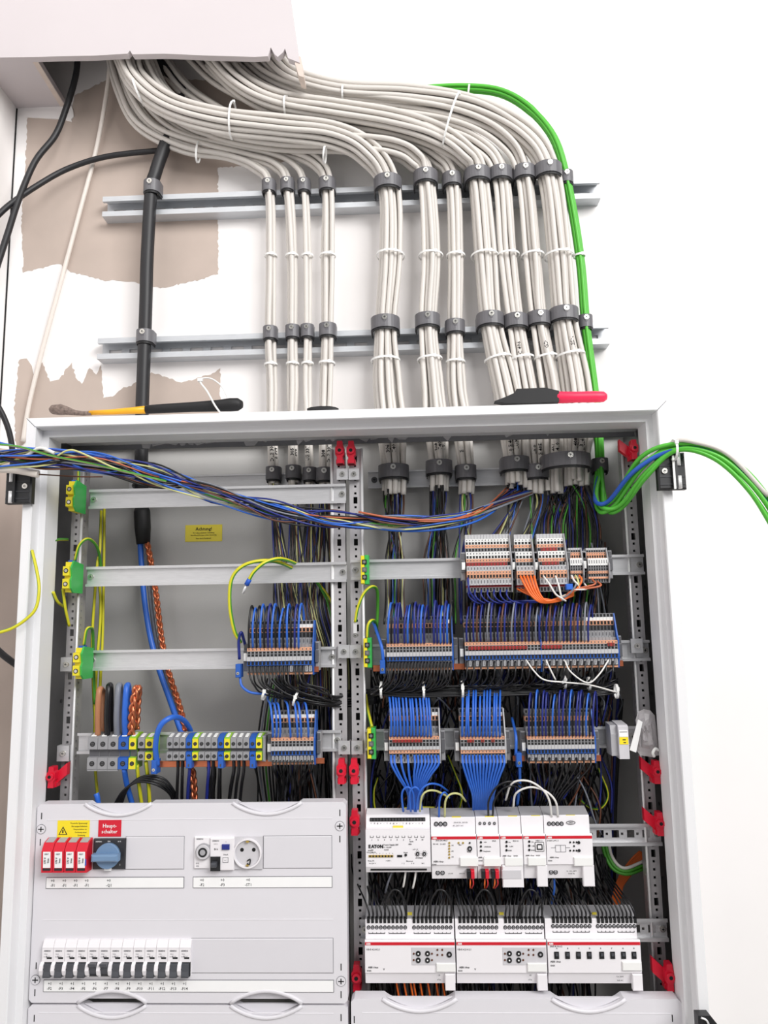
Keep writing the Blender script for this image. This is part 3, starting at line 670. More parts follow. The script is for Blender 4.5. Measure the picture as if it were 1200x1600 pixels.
# lower row: three 8-module units
SPEC6 = dict(top=122, shoulder=112.5, nose=(88, 40), low=30, bottom=22)
def unit6(label, xl, xr, kind):
    t, x0, x1 = module('dimming_actuator' if kind == 'a' else 'switching_actuator', label, xl, xr, 1478, None, 122, 112.5, (88, 40), 30, 22, feet=((xr-17, xr-1.5, 15),), group='lower row of white bus modules')
    o = xl-570
    if kind == 'a':
        px = [576+o+6.35*i for i in range(10)]+[647+o+6.35*i for i in range(10)]; ys = 1449
    else:
        px = [864+6.35*i for i in range(10)]+[934+6.35*i for i in range(10)]; ys = 1447
    screws(t, [(p, ys) for p in px], 29.3, 2.9)
    mb = MB()
    for p in px:                                     # wire funnels in the top edge
        c = P(p, 1435, 34); mb.box(c.x-2.2, c.x+2.2, 28.6, 37, c.z-5, c.z+2.2, 'term_hole')
    part(mb, 'wire_funnels', t, kind='stuff')
    mb = MB()
    for i in range(0, len(px), 5):
        a, b = P(px[i], ys+9.5, 29), P(px[min(i+4, len(px)-1)], ys+9.5, 29); mb.box(a.x, b.x, 28.6, 29.2, a.z-.3, a.z+.3, 'print_black')
        for q in range(5): 
            c = P(px[min(i+q, len(px)-1)], ys+9, 29); mb.box(c.x-.3, c.x+.3, 28.6, 29.2, a.z, a.z+2, 'print_black'); mb.text('LN12345678'[(i+q) % 10], 3, (c.x, 28.7, P(0, ys-5.5, 29).z), 'print_grey', bold=.03)
    part(mb, 'lettering', t)
    a, b, c, d = rect((xl+xr)/2-3.5, 1424, (xl+xr)/2+3.5, 1431, 45); mb = MB(); mb.box(a, b, 40, 42, c, d, 'label_yellow'); part(mb, 'sticker', t)
    if kind == 'a':
        a, b, c, d = rect(643+o, 1480, 710.5+o, 1508, 12); mb = MB(); mb.cbox(a, b, 11.6, 14, c, d, .5, 'device_edge'); part(mb, 'key_field', t)
        for bx, by in ((653.5, 1490), (668, 1490), (653.5, 1500.5), (668, 1500.5)):
            c = P(bx+o, by, 11); mb = MB(); mb.cyl((c.x, c.z), 3.9, 'y', 10.4, 12, 'print_black', 16); mb.cyl((c.x, c.z), 1.2, 'y', 10.0, 11, 'paper_white', 8); part(mb, 'push_button', t)
        c = P(702+o, 1491.5, 11); mb = MB(); mb.cyl((c.x, c.z), 4.2, 'y', 10.4, 12, 'print_black', 16); mb.cyl((c.x, c.z), 1.6, 'y', 10.0, 11, 'device_grey', 8); part(mb, 'push_button', t)
        lamps(t, [(646.5+o, 1490), (646.5+o, 1500), (675+o, 1490), (675+o, 1500), (683.5+o, 1484), (691+o, 1484), (683.5+o, 1492), (691+o, 1492)], 11.4, 'wire_brown', 1.5)
        prints(t, [(583+o, 1485, 'UD/S 4.210.2.1', 3.6), (583+o, 1513, 'ABB i-bus', 4.0), (577+o, 1518, 'KNX', 3.2), (600+o, 1516, 'V', 4), (686+o, 1525, 'CE', 3), (686+o, 1532, '0736', 3)])
        tag_plate(t, 682+o, 1505.5, 712+o, 1519)
    else:
        for i, bx in enumerate((870, 887, 904, 921, 940.5, 957.5, 974.5, 991)):
            c = P(bx, 1493, 11); mb = MB(); mb.box(c.x-3.6, c.x+3.6, 11.2, 13, c.z-5, c.z+5, 'plastic_black'); mb.box(c.x-2, c.x+2, 9, 11.5, c.z-.5, c.z+3.5, 'toggle_dark'); part(mb, 'manual_switch', t)
        prints(t, [(869, 1480, 'SA/S 8.16.6.2', 3.6), (868, 1504, 'ABB i-bus', 4), (864, 1510, 'KNX', 3.2), (969, 1527, 'Un 250V', 3), (969, 1533, '16A AC', 3)]+[(870+17.2*i, 1483, chr(65+i), 3.2) for i in range(8)])
        tag_plate(t, 973, 1503.5, 1003, 1517)
    return t
unit6('leftmost wide white bus module of the lower row, four round buttons', 570, 711, 'a')
unit6('middle wide white bus module of the lower row, four round buttons', 712.5, 853.5, 'a')
unit6('right wide white bus module of the lower row with eight black manual switches', 855, 1000.5, 'b')
# upper row
G5 = 'upper row of white bus modules'
t, x0, x1 = module('power_supply_module', 'white bus power supply with three terminal screws and tag plate', 673.5, 744.5, 1312, None, 275, 268, (246, 200), 190, 177, group=G5)
screws(t, [(681.5, 1287.5), (688.5, 1287.5), (695.5, 1287.5)], 29.3, 3.6); screws(t, [(684, 1363.5), (691.5, 1363.5)], 18, 3.6)
lamps(t, [(702, 1317), (702, 1321.5), (702, 1326), (702, 1330.5), (702, 1335), (702, 1340), (716.5, 1317), (723.5, 1317)], 12, 'gold', 1.6)
c = P(734, 1326, 12); mb = MB(); mb.cyl((c.x, c.z), 3.8, 'y', 10.5, 13, 'print_black', 16); mb.cyl((c.x, c.z), 1.8, 'y', 10.1, 12, 'device_grey', 10); part(mb, 'push_button', t); lamps(t, [(734, 1317)], 12, 'print_black', 1.4)
prints(t, [(690, 1314.5, 'SV/S 30.640.5', 3.4), (681, 1320, 'IN OK', 3), (692, 1320, '21-32V', 3), (707, 1322, 'A1', 3), (707, 1331, 'A2', 3), (707, 1340, 'A3', 3), (685, 1347.5, 'ABB i-bus', 4), (679, 1352, 'KNX', 3.2), (719, 1321, 'Bus', 2.8), (733, 1332, 'Reset', 2.8), (704, 1366, 'L N PE', 2.8), (722, 1366, '30V DC', 2.8)])
prints(t, [(720, 1286, '50-60 Hz  160 VA', 3), (716, 1291, '85...265 V AC', 3)], 28.4, 'print_grey')
tag_plate(t, 719, 1340, 747, 1354)
t, x0, x1 = module('bus_coupler_module', 'narrow white bus module with four small black terminals and two red connectors', 745, 780.5, 1312, None, 276, 268.5, (246, 200), 190, 177, group=G5)
screws(t, [(750, 1286.5), (757, 1286.5), (765, 1286.5), (772.5, 1286.5)], 29.3, 2.3)
lamps(t, [(751.5, 1316), (751.5, 1322.5), (751.5, 1329)], 12, 'print_black', 1.7)
prints(t, [(758, 1317, 'ON', 2.8), (762, 1324, 'LAN/Link', 2.8), (760, 1331, 'Telegramm', 2.8), (772, 1315, 'IPR/S', 2.8), (754, 1341, 'ABB i-bus', 3.4), (751, 1346, 'KNX', 3)]); tag_plate(t, 756, 1340.5, 783, 1354)
t, x0, x1 = module('bus_coupler_module', 'narrow white bus module with blank shoulder and large grey lower flap', 781, 816.5, 1312, None, 276, 269, (246, 200), 190, 177, group=G5, feet=((782.5, 815, 166),))
lamps(t, [(791.5, 1315.5), (791.5, 1322), (791.5, 1328.5)], 12, 'print_black', 1.8)
prints(t, [(796, 1317, 'On', 2.8), (799, 1323.5, 'LAN', 2.8), (797, 1330, 'KNX', 2.8), (806, 1315, 'IPS/S 3.1', 2.8), (792, 1338.5, 'ABB i-bus', 3.4), (806, 1338.5, 'KNX', 3.2)]); tag_plate(t, 789, 1340, 817, 1353.5)
a, b, cc, d = rect(784, 1358, 814, 1372, 14); mb = MB(); mb.cbox(a, b, 9.2, 12, cc, d, .6, 'device_edge'); part(mb, 'flap', t)
t, x0, x1 = module('usb_interface_module', 'narrow white bus module with square USB port', 817, 852.5, 1312, None, 277, 269.5, (246, 200), 190, 177, group=G5, feet=((836, 852, 167),))
lamps(t, [(827, 1315), (827, 1321.5), (827, 1328)], 12, 'print_black', 1.8)
c = P(843, 1323, 12); mb = MB(); mb.box(c.x-7, c.x+7, 11.4, 13, c.z-7, c.z+7, 'print_black'); mb.box(c.x-6.3, c.x+6.3, 11.1, 12, c.z-6.3, c.z+6.3, 'device_white'); mb.prism([(c.x-4.6, c.z-4.5), (c.x+4.6, c.z-4.5), (c.x+4.6, c.z+3), (c.x+3, c.z+4.5), (c.x-3, c.z+4.5), (c.x-4.6, c.z+3)], 'y', 10.6, 11.5, 'print_black'); mb.box(c.x-2.8, c.x+2.8, 10.2, 11, c.z-2.4, c.z+2.6, 'device_white'); part(mb, 'usb_port', t)
prints(t, [(832, 1316.5, 'On', 2.8), (833, 1323, 'USB', 2.8), (833, 1329.5, 'KNX', 2.8), (842, 1314.5, 'USB/S 1.1', 2.8), (828, 1338, 'ABB i-bus', 3.4), (841, 1338, 'KNX', 3.2)]); tag_plate(t, 825.5, 1340, 853, 1353)
t, x0, x1 = module('room_controller_module', 'wide white bus module with four ringed terminal screws and oval mark', 853, 925.5, 1312, None, 277, 270, (246, 200), 190, 177, group=G5, feet=((907, 924.5, 167),))
screws(t, [(858, 1287), (864.5, 1287), (871, 1287), (877.5, 1287)], 29.3, 3.3); screws(t, [(861, 1362.5), (868, 1362.5)], 18, 3.5)
prints(t, [(864, 1314.5, 'DG/S 2.64.1.1', 3.2), (866, 1341, 'ABB i-bus', 3.6), (860, 1346, 'KNX', 3), (893, 1362, 'Un 100...240V', 2.8), (893, 1366, '50/60 Hz', 2.8)])
mb = MB(); a = P(892, 1285.5, 28); mb.tube([(a.x+7*math.cos(i*.3927), 28.6, a.z+2.6*math.sin(i*.3927)) for i in range(16)], .45, 'print_black', 5, closed=True); mb.text('DALI', 3, (a.x, 28.5, a.z-1), 'print_black', bold=.02)
c = P(876, 1326, 12); 
for u in (-8, 0, 8): mb.box(c.x+u-.3, c.x+u+.3, 12.1, 12.4, c.z-5, c.z+5, 'print_grey')
for u in (-5, 5): mb.box(c.x-8, c.x+8, 12.1, 12.4, c.z+u-.3, c.z+u+.3, 'print_grey')
mb.box(c.x-15, c.x-8, 12.1, 12.4, c.z+1, c.z+1.6, 'print_grey'); mb.box(c.x+8, c.x+15, 12.1, 12.4, c.z+1, c.z+1.6, 'print_grey')
part(mb, 'marking', t); lamps(t, [(896.5, 1316), (897, 1322), (896.5, 1329), (891, 1316), (891, 1329), (901, 1316), (901, 1329)], 12, 'print_black', 1.4)
for q in ((904.5, 1316.5), (905, 1329)): lamps(t, [q], 11.5, 'print_black', 2.2, 'push_button')
tag_plate(t, 897.5, 1340, 926.5, 1353.5)
for i, (xa, xb_) in enumerate(((673.5, 744.5), (745, 780.5), (781, 816.5), (817, 852.5), (853, 925.5))):   # yellow stickers on the module tops
    xm = (xa+xb_)/2+(4 if i == 0 else 2); a, b, cc, d = rect(xm-7, 1274.5, xm+7, 1277.5, 33)
    mb = MB(); mb.box(a, b, 31, 34, 265.5+i*.35, 268.6+i*.35, 'label_yellow'); solo(mb, 'sticker', 'small yellow sticker on the top edge of the %s module of the upper row' % ('first second third fourth fifth'.split()[i]), 'sticker', 'yellow stickers on the upper bus modules')
# red and black bus connectors
for i, (px, py) in enumerate(((735, 1364), (757.5, 1364), (773, 1364))):
    c = P(px, py, 14); t = thing('bus_connector', 'red and black bus plug, %s of the three' % ('leftmost', 'middle', 'rightmost')[i], 'connector', (c.x, 14, c.z-6), 'red and black bus plugs')
    mb = MB(); mb.cbox(c.x-6, c.x-.2, 4, 16, c.z-6, c.z+6, .8, 'plastic_black'); part(mb, 'black_half', t)
    mb = MB(); mb.cbox(c.x+.2, c.x+6, 4, 16, c.z-6, c.z+6, .8, 'sign_red'); part(mb, 'red_half', t)
    mb = MB(); e = P(px+(2 if i < 2 else 0), py+24, 22)
    mb.tube(spline([(c.x+3, 12, c.z-5), (c.x+4, 10, c.z-15), (e.x, 22, e.z)], 6), 1.1, 'wire_red', 6); mb.tube(spline([(c.x, 12, c.z-5), (c.x-1, 11, c.z-16), (e.x-2, 24, e.z)], 6), 1.1, 'wire_orange', 6); part(mb, 'pigtail', t)
# control relay on the left of the upper row
x0, x1, z0, z1 = rect(571.5, 1270, 672.5, 1363, 16)
t = thing('control_relay', 'white programmable control relay with green terminal strip and lettered front', 'control relay', ((x0+x1)/2, 60, z0))
zt = P(620, 1274, 34).z; zs_ = P(620, 1295, 26).z; zn = P(620, 1296, 14).z; zb = P(620, 1354, 14).z; ze = P(620, 1362, 20).z
pf = [(63, zt+5), (36, zt+1), (32, zt-1), (28, zs_+3), (20, zs_+1), (14, zn), (13, zb), (18, ze), (63, ze)]
mb = MB(); mb.prism(pf, 'x', x0, x1, 'device_white'); part(mb, 'body', t)
a, b, c, d = rect(578, 1278, 664.5, 1283, 29); mb = MB(); mb.box(a, b, 28.8, 33, c, d, 'black_gap')
for i in range(18):
    x = a+(b-a)*(i+.5)/18; mb.cyl((x, (c+d)/2), 1.9, 'y', 28, 30, 'screw_dark', 8)
part(mb, 'terminal_strip', t)
a, b, c, d = rect(579, 1357, 667, 1360, 15.5); mb = MB(); mb.box(a, b, 14.8, 18, c, d, 'black_gap'); part(mb, 'lower_slot', t)
a, b, c, d = rect(576, 1336, 614.5, 1339.5, 12.6); mb = MB(); mb.box(a, b, 12.2, 14, c, d, 'gold')
for i in range(8): mb.box(a+(b-a)*(i+.3)/8, a+(b-a)*(i+.7)/8, 11.9, 13, c+.4, d-.4, 'print_black')
part(mb, 'indicator_row', t)
for px, r_ in ((652.5, 3), (663, 3)):
    c = P(px, 1334, 13); mb = MB(); mb.cyl((c.x, c.z), r_, 'y', 11.5, 14, 'print_black', 14); mb.cyl((c.x, c.z), 1.4, 'y', 11.1, 13, 'device_grey', 8)
    for k in range(10): mb.box(c.x+4.4*math.cos(k*.628)-.35, c.x+4.4*math.cos(k*.628)+.35, 12.9, 13.4, c.z+4.4*math.sin(k*.628)-.35, c.z+4.4*math.sin(k*.628)+.35, 'print_black')
    part(mb, 'rotary_dial', t)
c = P(624.5, 1337.5, 13); mb = MB(); mb.box(c.x-4, c.x+4, 12.3, 14, c.z-1.6, c.z+1.6, 'print_black'); part(mb, 'port', t)
c = P(634, 1336, 13); mb = MB(); mb.cyl((c.x, c.z), 2.1, 'y', 12, 14, 'print_black', 12); part(mb, 'push_button', t)
mb = MB(); Yt = 13.0
for i in range(9):
    q = P(581+i*9.9, 1311, Yt); mb.text('%d' % (i+1 if i < 8 else 10), 3, (q.x, 13.2, P(600, 1313.5, Yt).z), 'print_black', bold=.03)
    for s_ in (-2.4, 2.4): mb.box(q.x+s_-.25, q.x+s_+.25, 13.3, 13.6, q.z+2, q.z+5, 'print_black')
    mb.box(q.x-2.4, q.x+2.4, 13.3, 13.6, q.z+2, q.z+2.4, 'print_black')
q = P(582.5, 1325, Yt); 
mb.text('E', 7, (q.x-5, 12.8, q.z), 'print_black', bold=.05); mb.text('A', 7, (q.x, 12.8, q.z), 'print_black', bold=.05); mb.text('T', 7, (q.x+4.2, 12.8, q.z), 'print_black', bold=.05); mb.text('O', 7, (q.x+8.8, 12.8, q.z), 'print_black', bold=.05); mb.text('N', 7, (q.x+14, 12.8, q.z), 'print_black', bold=.05)
for px, py, s_, sz in ((579, 1329.5, 'easyE4', 3.2), (580, 1333, 'UC-12RC1', 3.2), (611, 1321, 'Power Supply 24V', 3.2), (605, 1325, 'DC 12-24V', 3), (604, 1329, 'POW', 3), (634, 1333, 'Reset', 2.8), (640, 1346.5, 'Ethernet', 3), (641, 1320, 'ERR', 2.8), (643, 1316, 'RUN', 2.8), (655, 1341.5, 'ADDRESS', 2.8), (580, 1346, 'Relay 8A', 2.8), (582, 1350, '4 x 230 V', 2.8), (607, 1346, '+ 24V -', 3), (630, 1350, '1  2', 3), (645, 1350, '3  4', 3), (661, 1350, 'NC', 3), (649, 1328, 'x10  x1', 2.8)):
    q = P(px, py, Yt); mb.text(s_, sz, (q.x, 12.9, q.z), 'print_black', bold=.02)
for i in range(8):
    q = P(578.5+i*5, 1334.5, Yt); mb.text('%d' % (i+1), 2.6, (q.x, 12.9, q.z), 'print_black')
for i in range(17):
    q = P(580+i*5, 1287.5, 28); mb.text('IGQ+-'[i % 5], 3, (q.x, 27.6, q.z), 'print_black', bold=.04)
part(mb, 'lettering', t)
a, b, c, d = rect(614, 1290, 630, 1294, 26); mb = MB(); mb.box(a, b, 24, 26, c, d, 'label_yellow'); part(mb, 'sticker', t)
# small grey bus device at the right of the lower terminal row
c = P(970, 1160, 20); t = thing('bus_repeater', 'small light grey device with yellow label on the right rail end', 'module', (c.x, 60, c.z-28))
mb = MB(); mb.prism([(60, c.z+30), (24, c.z+27), (20, c.z+24), (20, c.z-26), (60, c.z-26)], 'x', c.x-3, c.x+13, 'device_edge'); mb.prism([(60, c.z+28), (30, c.z+26), (26, c.z+12), (26, c.z-22), (60, c.z-22)], 'x', c.x-14, c.x-3, 'device_grey'); part(mb, 'body', t)
mb = MB(); mb.box(c.x-2, c.x+12, 19.2, 21, c.z+9, c.z+19, 'paper_white'); mb.box(c.x-2, c.x+12, 19.2, 21, c.z-3, c.z+8, 'sign_yellow'); o = part(mb, 'label_plate', t)
mb = MB(); mb.box(c.x+3, c.x+8, 18.9, 19.1, c.z+3.5, c.z+5, 'print_black'); mb.box(c.x+4, c.x+8, 18.9, 19.1, c.z-1, c.z+.6, 'print_black'); mb.box(c.x-1, c.x+11, 18.9, 19.1, c.z+16, c.z+16.8, 'print_black'); part(mb, 'print', o)
# ---------------------------------------------------------------- cables on the wall
CR = 5.15
def hexpack(n, r=CR):
    d = 2*r*1.03; pts = []
    for i in range(-5, 6):
        for j in range(-5, 6): pts.append(((i+(j % 2)*.5+.17)*d, (j+.21)*d*.866))
    pts.sort(key=lambda q: q[0]**2+q[1]**2); pts = pts[:n]
    mx, my = sum(p[0] for p in pts)/n, sum(p[1] for p in pts)/n
    pts = [(p[0]-mx, p[1]-my) for p in pts]
    return pts, max(math.hypot(*p) for p in pts)+r
def frames(path):
    out = []
    for i, p in enumerate(path):
        a = path[max(0, i-1)]; b = path[min(len(path)-1, i+1)]; T = (b-a).normalized()
        u = Vector((0, 1, 0)).cross(T); u = u.normalized() if u.length > .05 else Vector((-1, 0, 0)); W = T.cross(u)
        out.append((T, -u, W))
    return out
ORD = ('first', 'second', 'third', 'fourth', 'fifth', 'sixth', 'seventh', 'eighth', 'ninth', 'tenth', 'eleventh', 'twelfth')
def clamp(px, py, R, label, Yb, group):
    """strap clamp bulging forward from a rail whose front lies at Yb"""
    Yc = Yb-R-1; c = P(px, py, Yc); x, z = c.x, c.z; H = 12.5; n = 14
    t = thing('cable_clamp', label, 'clamp', (x, Yb, z-H), group)
    def band(r0, r1, z0, z1, mk, nm):
        o = [(x+(r1)*math.sin(a), Yc-r1*math.cos(a)) for a in [math.pi*(-.5+i/n) for i in range(n+1)]]
        q = [(x+(r0)*math.sin(a), Yc-r0*math.cos(a)) for a in [math.pi*(.5-i/n) for i in range(n+1)]]
        mb = MB(); mb.prism([(x-r1, Yb)]+o+[(x+r1, Yb), (x+r0, Yb)]+q+[(x-r0, Yb)], 'z', z0, z1, mk, sm=False); part(mb, nm, t)
    band(R+.6, R+3.4, z-H, z+H, 'clamp_grey', 'strap')
    band(R+.1, R+1.6, z-H-4.5, z-H+3, 'rubber', 'liner'); 
    sr = min(5.2, R*.42)
    mb = MB(); screw_geo(mb, x, Yc-R-3, z+H*.42, sr, 'screw', 2.2); mb.box(x-sr*.5, x+sr*.5, Yc-R-4, Yc-R-2, z-H*.2, z+H*.3, 'clamp_grey'); part(mb, 'screw', t)
def ring_tie(c, U, W, ru, rw, label, group='white cable ties', Y0=None, head=(.4, -1)):
    """strap running round a bundle: closed flat band plus head"""
    c, U, W = Vector(c), Vector(U).normalized(), Vector(W).normalized(); T = U.cross(W); n = 22; mb = MB()
    vs = []; fs = []
    for i in range(n):
        a = 2*math.pi*i/n; q = c+U*ru*math.cos(a)+W*rw*math.sin(a); nn = (U*math.cos(a)/ru+W*math.sin(a)/rw).normalized()
        vs += [q+T*1.9, q-T*1.9, q-T*1.9+nn*1.1, q+T*1.9+nn*1.1]
    for i in range(n):
        j = (i+1) % n
        for k in range(4): fs.append([4*i+k, 4*j+k, 4*j+(k+1) % 4, 4*i+(k+1) % 4])
    mb.add(vs, fs, 'tie_white')
    h = c+U*ru*head[0]+W*rw*head[1]*.9
    mb.box(h.x-2.6, h.x+2.6, h.y-2.6, h.y+1.5, h.z-3, h.z+3, 'tie_white')
    return solo(mb, 'cable_tie', label, 'cable tie', group)
RAILY = 182
BN = [3, 3, 2, 4, 14, 10, 6, 12, 8, 9, 13]
INR = 178
CL1 = [(420,292),(449,290),(475,291),(511,290),(606,290),(665,280),(706,283),(746,277),(782,275),(819,273),(856,270)]
CL2 = [(422,521),(457,519),(480,518),(512,517),(602,508),(668,503),(711,512),(766,502),(806,504),(842,500),(881,494)]
CL3 = [(427,740),(458,738),(484,741),(508,742),(615,738),(686,731),(728,738),(805,726),(838,738),(866,738),(900,722)]
MID = [((423,400),(424,600),(425,660)), ((456,400),(457,600),(457,660)), ((480,400),(481,600),(482,660)), ((512,400),(510,600),(508,660)), ((610,400),(604,600),(609,655)), ((673,400),(675,600),(680,655)), ((712,400),(713,600),(719,655)),
       ((757,400),(787,600),(798,655)), ((793,400),(822,598),(832,655)), ((832,400),(860,598),(866,655)), ((873,400),(898,598),(903,655))]
TOP = [
 [(172,84,165),(186,138,165),(215,195,165),(285,232,165),(355,243,165),(400,262,167)],
 [(184,84,160),(205,150,160),(245,200,160),(320,228,162),(390,243,165),(430,258,168)],
 [(196,84,160),(225,155,160),(275,203,160),(350,226,162),(420,238,165),(458,256,168)],
 [(206,84,155),(245,160,155),(300,203,155),(390,226,160),(450,236,163),(494,254,166)],
 [(196,84,112),(214,128,112),(262,166,112),(340,190,112),(440,202,115),(520,212,120),(572,238,135)],
 [(222,84,130),(256,150,135),(330,196,138),(430,218,138),(540,222,138),(612,230,143),(648,248,152)],
 [(245,84,165),(300,150,165),(400,200,168),(520,214,168),(625,220,166),(683,246,164)],
 [(330,84,125),(372,130,122),(430,160,122),(520,176,122),(610,190,125),(680,212,132),(726,242,145)],
 [(300,84,160),(350,130,160),(430,165,160),(560,186,158),(680,200,157),(750,228,157)],
 [(372,84,150),(420,125,148),(500,153,148),(620,164,148),(720,184,148),(788,218,152)],
 [(412,84,140),(452,122,140),(530,146,142),(640,152,143),(740,170,145),(818,212,150)]]
BTEXT = {0: ['DLE 304', 'E 304'], 1: ['305', '306'], 2: ['UE 337'], 3: ['308', 'DLE 307'], 4: ['740', '306', '741'], 5: ['740', '308', '701'], 6: ['E 1'], 7: ['LUM', '10 E 400', 'E 406'], 8: ['Lolo', 'E 405'], 9: ['E 410', 'E 406'], 10: ['316', '408', 'E 411', 'E 409']}
BPATH = []
ENDS = []                                     # where the stripped ends are, for the single wires
for b in range(11):
    offs, R = hexpack(BN[b]); rb = random.Random(b)
    yc = RAILY-R-1; yi = INR-R-1
    cp = [P(*q) for q in TOP[b]]
    cp += [P(*CL1[b], yc), P(*MID[b][0], yc), P(*CL2[b], yc), P(*MID[b][1], yc), P(*MID[b][2], (yc+yi)/2), P(*CL3[b], yi)]
    e = P(CL3[b][0]+(0 if b < 7 else rb.choice((0, 1))), CL3[b][1]+(33 if b > 3 else 18), yi); cp.append(e)
    nt = len(TOP[b]); spread = [1.25]+[1.12]*(nt-1)+[.93, 1.02, .93, 1.22 if b > 3 else 1.05, 1.3 if b > 3 else 1.05, .97, .97]
    path = spline(cp, 7); fr = frames(path); BPATH.append((path, fr, R))
    label = 'pale grey sheathed cable in the %s clamped bundle from the left' % ORD[b]
    texts = list(BTEXT.get(b, [])); order = sorted(range(len(offs)), key=lambda k: offs[k][1])   # smallest W first
    front = {}
    fo = sorted(range(len(offs)), key=lambda k: -offs[k][1] if fr[-5][2].y < 0 else offs[k][1])
    for k, s_ in zip(fo, texts): front[k] = s_
    for k, (u, w_) in enumerate(offs):
        jit = [(rb.uniform(-1.6, 1.6), rb.uniform(-1.6, 1.6)) for _ in cp]; jit[0] = jit[-1] = jit[-2] = (0, 0)
        pts = []
        for i, p in enumerate(path):
            g = i/7; a = min(int(g), len(cp)-2); f_ = g-a; f_ = f_*f_*(3-2*f_)
            sp = spread[a]*(1-f_)+spread[a+1]*f_
            ju = jit[a][0]*(1-f_)+jit[a+1][0]*f_; jw = jit[a][1]*(1-f_)+jit[a+1][1]*f_
            T, U, W = fr[i]; pts.append(p+U*(u*sp+ju)+W*(w_*sp+jw))
        cut = rb.uniform(-6, 6); pts[-1] = pts[-1]+fr[-1][0]*cut
        mb = MB(); mb.tube(pts, CR, 'sheath', 9)
        o = solo(mb, 'sheathed_cable', label if k not in front else 'pale grey cable marked %s in the %s bundle' % (front[k], ORD[b]), 'cable', 'grey cables of the %s bundle' % ORD[b])
        ENDS.append((b, pts[-1], fr[-1][0]))
        if k in front:
            i = len(pts)-11; c = pts[i]; T = (pts[i-2]-pts[i+2]).normalized(); mb = MB()
            mb.text(front[k], 10, c, 'ink', right=T, up=(T.cross(Vector((0, 1, 0)))).normalized()*1.0, bold=.03, cylr=CR)
            part(mb, 'handwriting', o)
        if b in (8, 9, 10) and k == fo[0]:
            i = 7*(nt+2)+3; c = pts[i]; T = (pts[i-2]-pts[i+2]).normalized(); mb = MB()
            mb.text({8: 'C 406', 9: 'GD', 10: 'JESN'}[b], 11, c, 'ink', right=T, up=T.cross(Vector((0, 1, 0))).normalized(), bold=.02, cylr=CR); part(mb, 'handwriting', o)
    for row, (CL, Yb, nm) in enumerate(((CL1, RAILY, 'upper wall rail'), (CL2, RAILY, 'lower wall rail'), (CL3, INR, 'rail inside the cabinet'))):
        if row == 2 and b in (9, 10): continue
        clamp(*CL[b], R*(.97 if row < 2 else 1), 'grey strap clamp of the %s cable bundle on the %s' % (ORD[b], nm), Yb, 'strap clamps on the %s' % nm)
    # ties on the straight drops
    for seg, nm in ((nt+1, 'between the two wall rails'), (nt+3, 'just above the cabinet')):
        i = 7*seg-(0 if seg == nt+1 else 3); T, U, W = fr[i]
        ring_tie(path[i], U, W, R*1.08, R*1.08, 'thin white cable tie round the %s cable bundle %s' % (ORD[b], nm))
clamp(884, 723, 42, 'wide grey strap clamp holding the two rightmost grey bundles inside the cabinet', INR-8, 'strap clamps on the rail inside the cabinet')
# ties on the curved upper run
def px_tie(px0, py0, px1, py1, Y, depth, label):
    a, b = P(px0, py0, Y), P(px1, py1, Y); ring_tie((a+b)/2, b-a, (0, 1, 0), (b-a).length/2+1.5, depth, label, head=(-1, -.2))
px_tie(211, 128, 222, 160, 112, 26, 'white cable tie on the front bundle near the bulkhead opening')
px_tie(366, 163, 361, 214, 114, 28, 'white cable tie round the front bundle below the bulkhead')
px_tie(448, 156, 446, 180, 120, 24, 'short white cable tie on the middle bundle right of the bulkhead')
px_tie(537, 140, 536, 162, 142, 24, 'short white cable tie on the topmost grey bundle')
px_tie(717, 150, 692, 228, 128, 32, 'long slanted white cable tie on the fan of bundles')
px_tie(312, 222, 308, 252, 160, 14, 'small white cable tie on the low left cables')
px_tie(509, 232, 506, 252, 128, 16, 'small white cable tie on the low middle cables')

# ---------------------------------------------------------------- other cables on the wall
def cable(pts, r, mk, name, label, cat='cable', group=None, n=10, seg=8, mk2=None):
    mb = MB(); mb.tube(spline([P(*q) for q in pts], seg), r, mk, n, mk2); return solo(mb, name, label, cat, group)
BC = 13.2
o = cable([(228,84,150),(262,112,165),(288,145,172),(276,185,172),(255,235,168),(243,270,166),(236,300,166),(230,400,166),(228,470,166),(226,530,166),(222,640,168),(221,700,170),(221,760,172),(222,800,172)], BC, 'sheath_black', 'supply_cable', 'thick black supply cable running down the wall into the cabinet')
c = P(222, 800, 172); c2 = P(224, 850, 172); mb = MB(); mb.tube([c+Vector((0, 0, 6)), c, c.lerp(c2, .5), c2], [BC+.8, BC+2.2, BC+2.2, BC-.5], 'rubber', 14); part(mb, 'shrink_sleeve', o)
for (px, py, nm) in ((238, 294, 'upper'), (227, 527, 'lower')): clamp(px, py, BC+1, 'grey strap clamp on the thick black cable at the %s wall rail' % nm, RAILY, 'strap clamps on the black cable')
cable([(122,80,150),(118,120,160),(103,170,170),(86,212,165),(55,252,150),(30,310,130),(12,365,110),(-6,420,90)], 6.2, 'sheath_black', 'black_cable', 'black cable curving down left from the bulkhead opening')
cable([(-12,345,100),(15,320,120),(55,292,150),(105,264,175),(165,245,188),(240,236,192),(262,236,195)], 5.8, 'sheath_black', 'black_cable', 'black cable arching from the left edge to the thick supply cable')
cable([(-8,626,60),(6,652,70),(16,682,80),(20,720,90),(16,780,100)], 5.4, 'sheath_black', 'black_cable', 'short black cable in the corner left of the cabinet top')
cable([(-10,1010,40),(8,1026,70),(30,1042,100)], 6, 'sheath_black', 'black_cable', 'black cable passing behind the left cabinet side')
cable([(172,100,170),(166,150,185),(150,235,200),(125,330,203),(98,430,203),(68,540,203),(46,630,203),(36,690,203)], 4.6, 'sheath_white', 'white_cable', 'single white cable hanging slanted across the bare plaster')
